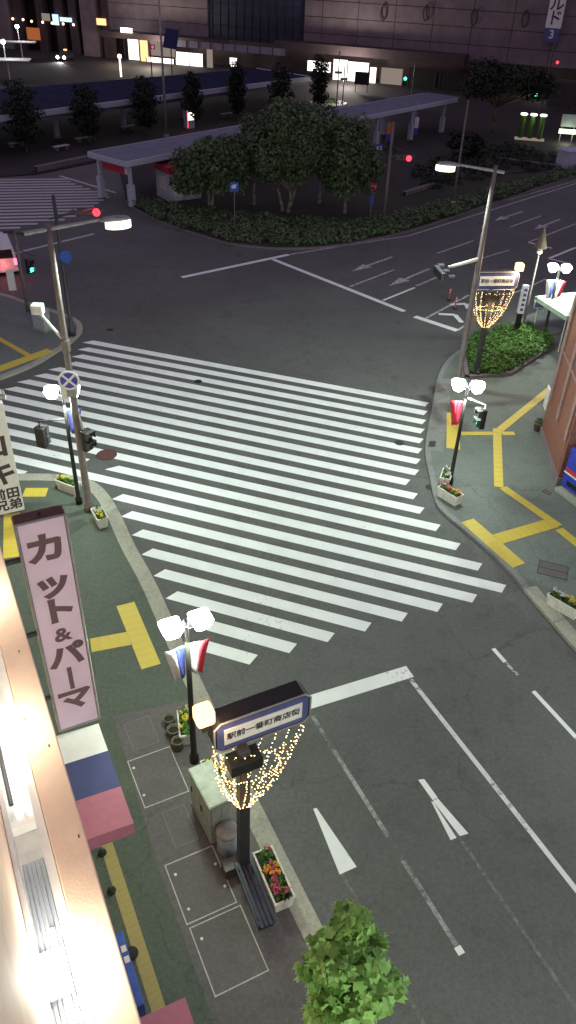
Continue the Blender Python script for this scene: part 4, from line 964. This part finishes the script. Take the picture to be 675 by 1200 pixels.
# ------------------------------------------------------------------ shelters
sa = Vector((-13.9, 65.6, 0)); aA = R(50.8)
shA = thing('bus_shelter', 'long blue-grey roofed walkway shelter behind the island trees', 'shelter', sa, aA)
LA, DA = 51, 4.9
MB().box(0.12,LA,0.12,DA-0.12,3.45,3.62).build('roof', 'roof_blue', shA)
MB().box(0,LA+0.1,-0.02,0.118,3.2,3.66).box(0,0.118,0.12,DA-0.12,3.2,3.66).box(0,LA+0.1,DA-0.118,DA,3.2,3.66).build('fascia', 'fascia', shA, bevel=0.05)
for k in range(14): MB().box(0.2+k*3.7,3.85+k*3.7,0.16,DA-0.16,3.622,3.65).build('roof_sheet', 'roof_blue', shA)
for k in range(8):
    for y in (0.5, DA-0.5):
        x = 0.7 + k*6.9; c_ = MB().box(x-0.12,x+0.12,y-0.12,y+0.12,0,3.2).build('column', 'fascia', shA); MB().box(x-0.24,x+0.24,y-0.24,y+0.24,0.05,1.75).build('column_cladding', 'fascia', c_, bevel=0.02)
MB().box(0.85,0.95,0.8,DA-0.8,2.35,2.95).build('route_board', 'red_paint', shA); MB().box(0.843,0.849,0.9,1.3,2.4,2.9).build('route_panel', 'sign_white', shA)
kp = G(199,237,0.1); ks = thing('kiosk', 'small white kiosk with red fascia under the shelter end', 'kiosk', (kp.x, kp.y, 0.1), R(35))
MB().box(0,3.0,0,2.4,0,2.2).build('wall', 'fascia', ks); MB().box(-0.08,3.08,-0.08,2.48,2.2,2.75).build('red_fascia', 'red_paint', ks, bevel=0.03)
MB().box(-0.03,-0.001,0.5,1.7,0.8,1.9).build('poster', 'cream', ks); MB().box(0.4,1.2,-0.03,-0.001,0.05,2.0).build('door', 'white_metal', ks); MB().box(1.5,2.7,-0.03,-0.001,0.9,1.9).build('window', 'car_glass', ks)
MB().box(24.6,28.4,0.9,1.0,0.3,3.1).build('wall_panel', 'fascia', shA)
for k, x in enumerate((30.5, 35.5, 41.0)):
    q = sa + Vector((math.cos(aA), math.sin(aA), 0))*x + Vector((-math.sin(aA), math.cos(aA), 0))*(-0.6)
    t = thing('banner_flag', f'tall narrow white and navy banner by the walkway, {("first","second","third")[k]} from the left', 'banner', (q.x, q.y, 0.1), R(10), 'narrow banners by the walkway')
    MB().tube((0,0,0),(0,0,2.7),0.02,n=6).build('pole', 'galv', t); MB().box(0.03,0.48,-0.008,0.008,1.5,2.6).build('cloth', 'banner_white' if k != 1 else 'orange_mark', t); MB().box(0.03,0.48,-0.008,0.008,0.8,1.497).build('cloth_panel', 'banner_blue', t)
    MB().lathe([(0.2,0),(0.2,0.06),(0.05,0.08)],10).build('foot', 'rubber', t)
f0 = G(0,143,3.05); f1 = G(365,95,3.05); dB = (f1 - f0); dB.z = 0; aB = math.atan2(dB.y, dB.x); LB = dB.length + 22
sb = f0 - dB.normalized()*22; sb.z = 0
shB = thing('bus_shelter', 'dark navy roofed bus shelter with pale fascia across the station square', 'shelter', sb, aB)
def _loc(p): q = p - sb; return (q.x*math.cos(aB)+q.y*math.sin(aB), -q.x*math.sin(aB)+q.y*math.cos(aB))
bk0 = _loc(G(0,103,3.5)); bk1 = _loc(G(360,74,3.5)); sl = (bk1[1]-bk0[1])/(bk1[0]-bk0[0]); DB = bk1[1]
back = lambda x: bk1[1] + sl*(x-LB)
MB().prism([(0.2,0.2),(LB,0.2),(LB,back(LB)),(0.2,back(0.2))], 3.35, 3.5).build('roof', 'roof_navy', shB)
for k in range(18):
    xa_, xb_ = 0.25+k*(LB-0.4)/18, 0.25+(k+0.97)*(LB-0.4)/18
    MB().prism([(xa_,0.25),(xb_,0.25),(xb_,back(xb_)-0.05),(xa_,back(xa_)-0.05)], 3.502, 3.54).build('roof_sheet', 'roof_navy', shB)
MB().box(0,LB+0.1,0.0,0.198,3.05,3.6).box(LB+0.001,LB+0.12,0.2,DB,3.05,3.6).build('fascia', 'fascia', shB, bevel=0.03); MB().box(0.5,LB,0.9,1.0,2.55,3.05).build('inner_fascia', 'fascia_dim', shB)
for k in range(8):
    x = 3 + k*9.2
    c_ = MB().box(x-0.22,x+0.22,3.2,3.6,0.1,3.3).build('column', 'fascia', shB, bevel=0.04); MB().box(x-0.26,x+0.26,3.15,3.65,0.1,0.4).build('column_base', 'concrete', c_)
for k, (px, py) in enumerate(((20,172),(72,176),(98,166),(150,152),(265,137),(318,131))):
    lab = ('leftmost', 'second from the left', 'third from the left', 'fourth from the left', 'fifth from the left', 'rightmost')[k]
    q = G(px, py, 0.1); t = thing('bench', f'pale stone bench on the dark square, {lab}', 'bench', q, aB, 'stone benches on the square')
    MB().box(-0.9,0.9,-0.25,0.25,0.36,0.46).build('seat', 'fascia', t, bevel=0.02)
    for x in (-0.6,0.6): MB().box(x-0.12,x+0.12,-0.2,0.2,0,0.36).build('leg', 'granite', t)
# granite bed kerb and beds on the square
t = thing('planter_wall', 'low granite wall edging the square behind the far crossing', 'wall', (0,0,0), 0)
kw = [G(44,203), G(84,197), G(124,186)]
for i in range(14):
    a = kw[0].lerp(kw[-1], i/14); b = kw[0].lerp(kw[-1], (i+0.94)/14); ribbon(MB(), [a, b], 0.55, 0.05, 0.55, 1).build('granite_block', 'granite', t, bevel=0.02)
t = thing('planter_wall', 'low pale wall around the dark bed at upper right', 'wall', (0,0,0), 0)
for a, b in (((580,190),(656,200)),((475,232),(510,221))):
    for i in range(8):
        p0 = G(*a).lerp(G(*b), i/8); p1 = G(*a).lerp(G(*b), (i+0.95)/8); ribbon(MB(), [p0, p1], 0.4, 0.05, 0.5, 1).build('granite_block', 'granite', t, bevel=0.02)
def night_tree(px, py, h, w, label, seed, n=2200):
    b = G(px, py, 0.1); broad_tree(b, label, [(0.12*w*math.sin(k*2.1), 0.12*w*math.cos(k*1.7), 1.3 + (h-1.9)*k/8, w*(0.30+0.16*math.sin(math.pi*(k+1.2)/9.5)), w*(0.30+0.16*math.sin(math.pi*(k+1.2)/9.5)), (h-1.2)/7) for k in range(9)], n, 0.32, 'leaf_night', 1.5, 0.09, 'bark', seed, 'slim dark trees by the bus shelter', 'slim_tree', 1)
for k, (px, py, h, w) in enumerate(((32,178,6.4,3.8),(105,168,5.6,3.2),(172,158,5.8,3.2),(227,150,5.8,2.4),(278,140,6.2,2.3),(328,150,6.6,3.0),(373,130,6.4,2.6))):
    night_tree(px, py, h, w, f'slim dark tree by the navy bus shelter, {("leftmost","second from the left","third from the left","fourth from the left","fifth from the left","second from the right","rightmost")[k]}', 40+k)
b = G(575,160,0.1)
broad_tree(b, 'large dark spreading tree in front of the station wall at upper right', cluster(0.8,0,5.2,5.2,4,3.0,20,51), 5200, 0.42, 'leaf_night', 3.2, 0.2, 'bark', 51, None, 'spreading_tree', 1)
# tall far light column
t = thing('light_column', 'tall thin pale column rising before the station shops', 'pole', G(195,160,0.1), 0)
MB().lathe([(0.16,0),(0.13,6),(0.09,15)],10).build('post', 'galv', t, smooth=True); MB().lathe([(0.3,0),(0.3,0.2)],12).build('base_plate', 'concrete', t)
# beds upper right
bq = [G(480,228), G(540,214), G(600,205), G(660,198), G(662,186), G(585,172), G(500,190)]
leaves_o = thing('shrub_bed', 'dark ragged shrub bed at upper right beyond the road', 'shrubs', (0,0,0), 0)
leaves('foliage', scatter(bq, 2.2, 0.4, 1.2, 0.35, random.Random(5)), 5000, 0.3, 'leaf_night', leaves_o, 0.3, 0.6, 61)
MB().prism([(p.x,p.y) for p in bq], 0.05, 0.2).build('earth', 'soil', leaves_o)
sh2 = thing('shrub_bed', 'rounded dark shrub beside the walkway columns', 'shrubs', G(545,185,0.1), 0)
leaves('foliage', cluster(0,0,1.3,2.6,2.2,1.3,9,71), 2400, 0.32, 'leaf_night', sh2, 0.35, 0.3, 71); MB().tube((0,0,0),(0,0,1.2),0.1,0.06).build('stem', 'bark', sh2)
# lit poles group (three green lit cylinders)
q = G(620,164,0.1); t = thing('lit_display_stand', 'dark stand with three lit green pillars at upper right', 'display', q, R(-12))
MB().box(-1.7,1.7,-0.4,0.4,0,0.2).build('base', 'shop_dim', t)
for k in range(3):
    x = -1.1 + k*1.1; c_ = MB().lathe([(0.3,0.2),(0.3,2.6)],12,(x,0,0)).build('pillar', 'leaf_hedge', t); MB().lathe([(0.36,2.6),(0.42,2.7),(0.36,2.8)],12,(x,0,0)).build('lamp_cap', 'shop_white', c_)
light('POINT', t, (0,-0.9,2.7), 60, (0.9,1.0,0.6), 0.3)
t = thing('white_kiosk', 'small white box hut at the right picture edge above the road', 'hut', G(664,196,0.1), R(30)); MB().box(-0.9,2.2,-0.8,0.8,0,1.6).build('wall', 'fascia', t); MB().box(-1.0,2.3,-0.9,0.9,1.6,1.72).build('roof', 'fascia', t); MB().box(0.2,0.9,-0.83,-0.801,0.1,1.4).build('door', 'cream', t)
t = thing('sign_lamp_post', 'lit low notice case at the upper right edge', 'sign', G(662,166,0.1), R(-10)); MB().box(-0.9,0.9,-0.1,0.1,1.6,2.9).build('case', 'cabinet_grey', t); MB().box(-0.95,0.95,-0.35,-0.101,0.9,1.35).build('lamp_box', 'lamp_green', t)
for x in (-0.7,0.7): MB().tube((x,0,0),(x,0,1.6),0.05).build('post', 'galv', t)
light('POINT', t, (0,-1.0,0.8), 120, (0.85,1.0,0.7), 0.4)

# ------------------------------------------------------------------ station building
fo = Vector((-31, 160, 0)); fdir = Vector((math.cos(R(-21.5)), math.sin(R(-21.5)), 0)); fnor = Vector((fdir.y, -fdir.x, 0))   # fnor faces the camera
def FA(px, py, off=0.0):
    """photo point on the facade plane -> (x along, z)"""
    r = cam_right*(px-337.5) + cam_down*(py-600) + cam_fwd*FOC; o = Vector((0,0,CAM_H)); p0 = fo + fnor*off
    t = (p0 - o).dot(fnor) / r.dot(fnor); q = o + r*t; return (q - fo).dot(fdir), q.z
st = thing('station_building', 'large brown station building with lit ground floor shops along the top', 'building', fo, R(-21.5))
# local x along, local y points away from the camera
xg0 = FA(243,20)[0]; xg1 = FA(357,20)[0]; xl = FA(128,30)[0]
MB().box(xl,xg0,0,1.5,4.4,26).build('wall', 'stone_wall', st); MB().box(xg1,150,0,1.5,4.4,26).build('wall', 'stone_wall', st)
MB().box(xg0,xg1,0.5,1.5,4.4,26).build('glass_wall', 'glass_wall', st)
for k in range(12):
    x = xg0 + (xg1-xg0)*(k+0.5)/12; MB().box(x-0.06,x+0.06,0.35,0.499,4.4,16).build('mullion', 'seam', st)
for k in range(6): MB().box(xg0,xg1,0.3,0.349,4.9+k*1.5,5.0+k*1.5).build('transom', 'seam', st)
for z in (6.4, 8.6, 10.8):
    MB().box(xg1,90,-0.03,-0.001,z,z+0.08).build('seam', 'seam', st); MB().box(xl,xg0,-0.03,-0.001,z,z+0.08).build('seam', 'seam', st)
for k in range(11):
    x = xg1 + 3 + 6*k; MB().box(x,x+0.07,-0.03,-0.001,4.4,14).build('seam', 'seam', st)
for px, py in ((450,15),(500,15),(556,20),(616,22)):
    x, z = FA(px, py); o = MB()
    for k in range(14):
        a0, a1 = 2*math.pi*k/14, 2*math.pi*(k+1)/14; o.tube((x+0.45*math.cos(a0),-0.25,z+1.0*math.sin(a0)),(x+0.45*math.cos(a1),-0.25,z+1.0*math.sin(a1)),0.09,n=6)
    o.build('wall_ring', 'stone_wall_dark', st)
# set-back ground floor with shops and a deep dark canopy
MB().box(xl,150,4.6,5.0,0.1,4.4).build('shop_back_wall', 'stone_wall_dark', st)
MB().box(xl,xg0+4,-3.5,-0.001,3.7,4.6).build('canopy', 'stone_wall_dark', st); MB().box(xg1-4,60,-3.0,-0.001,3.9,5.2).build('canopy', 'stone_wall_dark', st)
def shop(px0, px1, pyt, pyb, m, name='shop_window', off=-0.2):
    x0 = FA(px0, (pyt+pyb)/2, -off)[0]; x1 = FA(px1, (pyt+pyb)/2, -off)[0]; z1 = FA((px0+px1)/2, pyt, -off)[1]; z0 = max(0.12, FA((px0+px1)/2, pyb, -off)[1])
    o = MB().box(x0,x1,off,off+0.12,z0,z1).build(name, m, st)
    n = max(1, int((x1-x0)/2.2))
    for k in range(n+1):
        x = x0 + (x1-x0)*k/n; MB().box(x-0.07,x+0.07,off-0.08,off-0.002,z0,z1).build('mullion', 'stone_wall_dark', o)
    return o
shop(390,407,70,97,'shop_white'); shop(407,432,73,98,'shop_white'); shop(433,441,79,98,'shop_white'); shop(360,388,72,84,'shop_white')
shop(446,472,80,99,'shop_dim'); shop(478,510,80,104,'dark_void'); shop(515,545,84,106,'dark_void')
shop(150,163,42,70,'shop_white'); shop(164,174,42,76,'shop_warm'); shop(175,206,44,66,'shop_dim'); shop(172,204,68,80,'shop_white')
shop(206,238,62,82,'shop_white'); shop(242,250,58,82,'shop_dim'); shop(269,278,68,78,'shop_white')
shop(141,155,33,38,'headlamp','lit_sign',-3.7); shop(626,660,97,108,'shop_white','lit_sign',-0.3)
shop(600,622,115,130,'shop_dim')
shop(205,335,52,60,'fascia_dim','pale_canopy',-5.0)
MB().box(FA(640,135)[0],FA(672,135)[0],-4,-0.3,0.1,3).build('porch', 'stone_wall_dark', st)
light('POINT', st, (FA(420,90)[0], -6.0, 2.6), 3200, (1.0,0.92,0.8), 0.8); light('POINT', st, (FA(200,75)[0], -6.0, 2.6), 2400, (1.0,0.9,0.75), 0.8); light('POINT', st, (FA(158,60)[0], -6.0, 2.4), 500, (1.0,0.75,0.5), 0.8)
# colonnade on the left
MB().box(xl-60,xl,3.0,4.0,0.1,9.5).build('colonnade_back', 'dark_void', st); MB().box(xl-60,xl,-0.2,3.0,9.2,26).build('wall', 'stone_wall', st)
for k, px in enumerate((4,22,48,70,86,104,124)):
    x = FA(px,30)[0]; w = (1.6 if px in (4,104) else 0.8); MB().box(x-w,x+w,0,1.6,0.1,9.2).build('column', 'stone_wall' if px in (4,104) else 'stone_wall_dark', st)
for px, py in ((15,22),(27,23),(37,25),(50,26),(61,27),(74,28),(86,29)):
    x, z = FA(px, py, 0.4); MB().ball((x,-0.4,z),0.2,10).build('wall_lamp', 'wall_lamp', st)
for px0, px1, py0, py1, m_ in ((50,58,16,24,'shop_dim'),(63,68,17,29,'panel_blue'),(71,84,21,25,'panel_blue'),(33,46,33,46,'orange_poster'),(114,124,22,29,'shop_warm')):
    a_ = FA(px0,py1,0.3); b_ = FA(px1,py0,0.3); MB().box(a_[0],b_[0],-0.45,-0.3,max(0.2,a_[1]),b_[1]).build('lit_sign', m_, st)
# vertical sign ルド 3
x0, z0 = FA(640,46,0.8); x1, z1 = FA(660,0,0.8); xa = (x0+x1)/2
sg = MB().box(xa-1.1,xa+1.1,-1.0,-0.5,FA(650,33,0.8)[1],15).build('vertical_sign', 'sign_white', st); MB().box(xa-1.1,xa+1.1,-1.0,-0.5,FA(650,50,0.8)[1],FA(650,33,0.8)[1]-0.01).build('vertical_sign_foot', 'sign_navy', sg)
text('ル', 2.0, 'ink', sg, 'lettering', (xa,-1.02,FA(650,5,1)[1]), (R(90),0,0), 1.0, 0.03); text('ド', 2.0, 'ink', sg, 'lettering', (xa,-1.02,FA(650,22,1)[1]), (R(90),0,0), 1.0, 0.03); text('3', 1.5, 'sign_white', sg, 'lettering', (xa,-1.02,FA(650,41,1)[1]), (R(90),0,0), 1.0, 0.03)
# far square: shelters, car, kiosks, signals
def far_canopy(px, py, w, d, label, m='lamp_white', h=2.7):
    q = G(px, py, 0.1); t = thing('lit_bus_stop', label, 'bus stop', q, R(8))
    MB().tube((0,0,0),(0,0,h),0.09).build('post', 'white_metal', t); MB().box(-w/2,w/2,-d/2,d/2,h,h+0.15).build('roof', 'white_metal', t, bevel=0.03)
    MB().tube((-0.2,0.2,h+0.15),(-0.2,0.2,h+2.2),0.06).build('lamp_post', 'white_metal', t); MB().ball((-0.2,0.2,h+2.3),0.3).build('lamp_globe', m, t)
    light('POINT', t, (0.6,-0.4,h+2.3), 260, (0.95,1.0,0.9), 0.3)
far_canopy(12, 95, 6.5, 3.2, 'bright lit bus stop canopy at the far left edge'); far_canopy(27, 71, 5, 2.6, 'smaller lit bus stop canopy behind the bright one at far left')
q = G(72, 72, 0.1); t = thing('car', 'dark taxi facing us with both headlamps lit on the far square', 'car', q, R(-6))
MB().add([(x,y,z) for y in (0,4.3) for x,z in ((-0.85,0.3),(0.85,0.3),(0.85,0.85),(-0.85,0.85))], [(0,1,2,3),(7,6,5,4),(0,4,5,1),(1,5,6,2),(2,6,7,3),(3,7,4,0)]).build('body', 'dark_grey', t, bevel=0.12)
MB().add([(-0.8,1.0,0.851),(0.8,1.0,0.851),(0.8,3.9,0.851),(-0.8,3.9,0.851),(-0.62,1.7,1.45),(0.62,1.7,1.45),(0.62,3.3,1.45),(-0.62,3.3,1.45)], [(0,1,5,4),(1,2,6,5),(2,3,7,6),(3,0,4,7),(4,5,6,7)]).build('cabin', 'car_glass', t)
for x in (-0.6,0.6): MB().ball((x,-0.06,0.62),0.26,10).build('headlamp', 'headlamp', t)
for x in (-0.78,0.78):
    for y in (0.8,3.4): MB().tube((x-0.1,y,0.3),(x+0.1,y,0.3),0.3,n=14).build('wheel', 'rubber', t)
MB().box(-0.25,0.25,2.2,2.6,1.451,1.65).build('roof_sign', 'shop_warm', t)
light('SPOT', t, (0,-0.5,0.6), 800, (1,1,0.95), 0.2, 80, 0.5, (R(80),0,R(180)))
q = G(115, 60, 0.1)
def far_signal(px, py, h, pxs, pys, label, m, arm=True):
    b = G(px, py, 0.1); t = thing('traffic_signal', label, 'traffic light', b, 0); MB().lathe([(0.11,0),(0.08,h)],8).build('post', 'dark_grey', t)
    # lamp at the stated place at the pole's depth
    r = cam_right*(pxs-337.5)+cam_down*(pys-600)+cam_fwd*FOC; k = b.y/r.y; p = Vector((0,0,CAM_H))+r*k - b
    MB().tube((0,0,p.z+0.1),(p.x,p.y,p.z+0.1),0.05).build('signal_arm', 'dark_grey', t); MB().box(p.x-0.3,p.x+0.3,p.y-0.02,p.y+0.25,p.z-0.3,p.z+0.3).build('housing', 'dark_grey', t, bevel=0.04); MB().ball((p.x,p.y-0.1,p.z),0.2,10).build('lens', m, t)
far_signal(482, 116, 4.6, 475, 92, 'small lit green signal before the station shops', 'sig_green'); far_signal(632, 140, 9, 653, 73, 'tall dark mast with dim red lamp at upper right', 'red_neon'); far_signal(636, 150, 4, 628, 111, 'small lit green signal left of the dark mast at upper right', 'sig_green')
far_signal(178, 88, 4.5, 179, 55, 'dark signal pole with dim red lamp before the left shops', 'red_neon')
t = thing('information_sign', 'blue tilted road sign panel before the left station shops', 'road sign', G(202,92,0.1), R(-10))
MB().tube((0,0,0),(0,0,6),0.09).build('post', 'dark_grey', t); MB().add([(-1.3,-0.12,4.2),(0.9,-0.12,4.0),(1.5,-0.12,6.6),(-0.6,-0.12,6.8),(-1.3,0.0,4.2),(0.9,0.0,4.0),(1.5,0.0,6.6),(-0.6,0.0,6.8)], [(0,1,2,3),(7,6,5,4),(0,4,5,1),(1,5,6,2),(2,6,7,3),(3,7,4,0)]).build('panel', 'navy', t)
t = thing('lit_bollard', 'thin white lit marker post behind the navy shelter', 'bollard', G(142,90,0.1), 0); MB().lathe([(0.14,0),(0.14,2.6)],8).build('post', 'shop_white', t); MB().lathe([(0.3,2.6),(0.3,3.0),(0.1,3.1)],10).build('head', 'wall_lamp', t)
t = thing('notice_board', 'black notice board standing before the brightly lit shop', 'sign', G(423,108,0.1), R(-15)); MB().box(-1.1,1.1,-0.06,0.06,1.0,2.7).build('board', 'dark_void', t)
for x in (-0.9,0.9): MB().tube((x,0,0),(x,0,1.0),0.05).build('leg', 'dark_grey', t)
for k, (px, py) in enumerate(((394,128),(401,125))):
    t = thing('light_column', f'slim pale column before the brightly lit shop, {("left","right")[k]} of the pair', 'pole', G(px,py,0.1), 0, 'pair of slim columns')
    MB().lathe([(0.09,0),(0.07,6.8-k*1.6)],8).build('post', 'galv', t); MB().box(-0.5,0.5,-0.05,0.05,4.2-k,4.5-k).build('arm_sign', 'galv', t)
t = thing('lit_planting', 'lit grassy mound with white edging before the bright shop', 'planting', G(385,122,0.1), 0)
MB().lathe([(2.6,0),(2.6,0.2),(2.4,0.25)],24).build('edging', 'white_metal', t); leaves('grass', [(0,0,0.3,2.4,2.2,0.3)], 500, 0.3, 'leaf_hedge', t, 0.2, 1, 91)
light('POINT', t, (1.5,-1.5,3.2), 260, (1,0.95,0.7), 0.3)
t = thing('ticket_machine', 'lit pale machine glowing under the navy shelter roof', 'machine', G(222,150,0.1), R(40)); MB().box(-0.5,0.5,-0.4,0.4,0,1.9).build('body', 'fascia', t, bevel=0.03); MB().box(-0.4,0.4,-0.42,-0.401,0.9,1.7).build('screen', 'shop_white', t); MB().box(-0.5,-0.42,-0.43,-0.401,0.1,1.9).build('red_edge', 'red_neon', t)
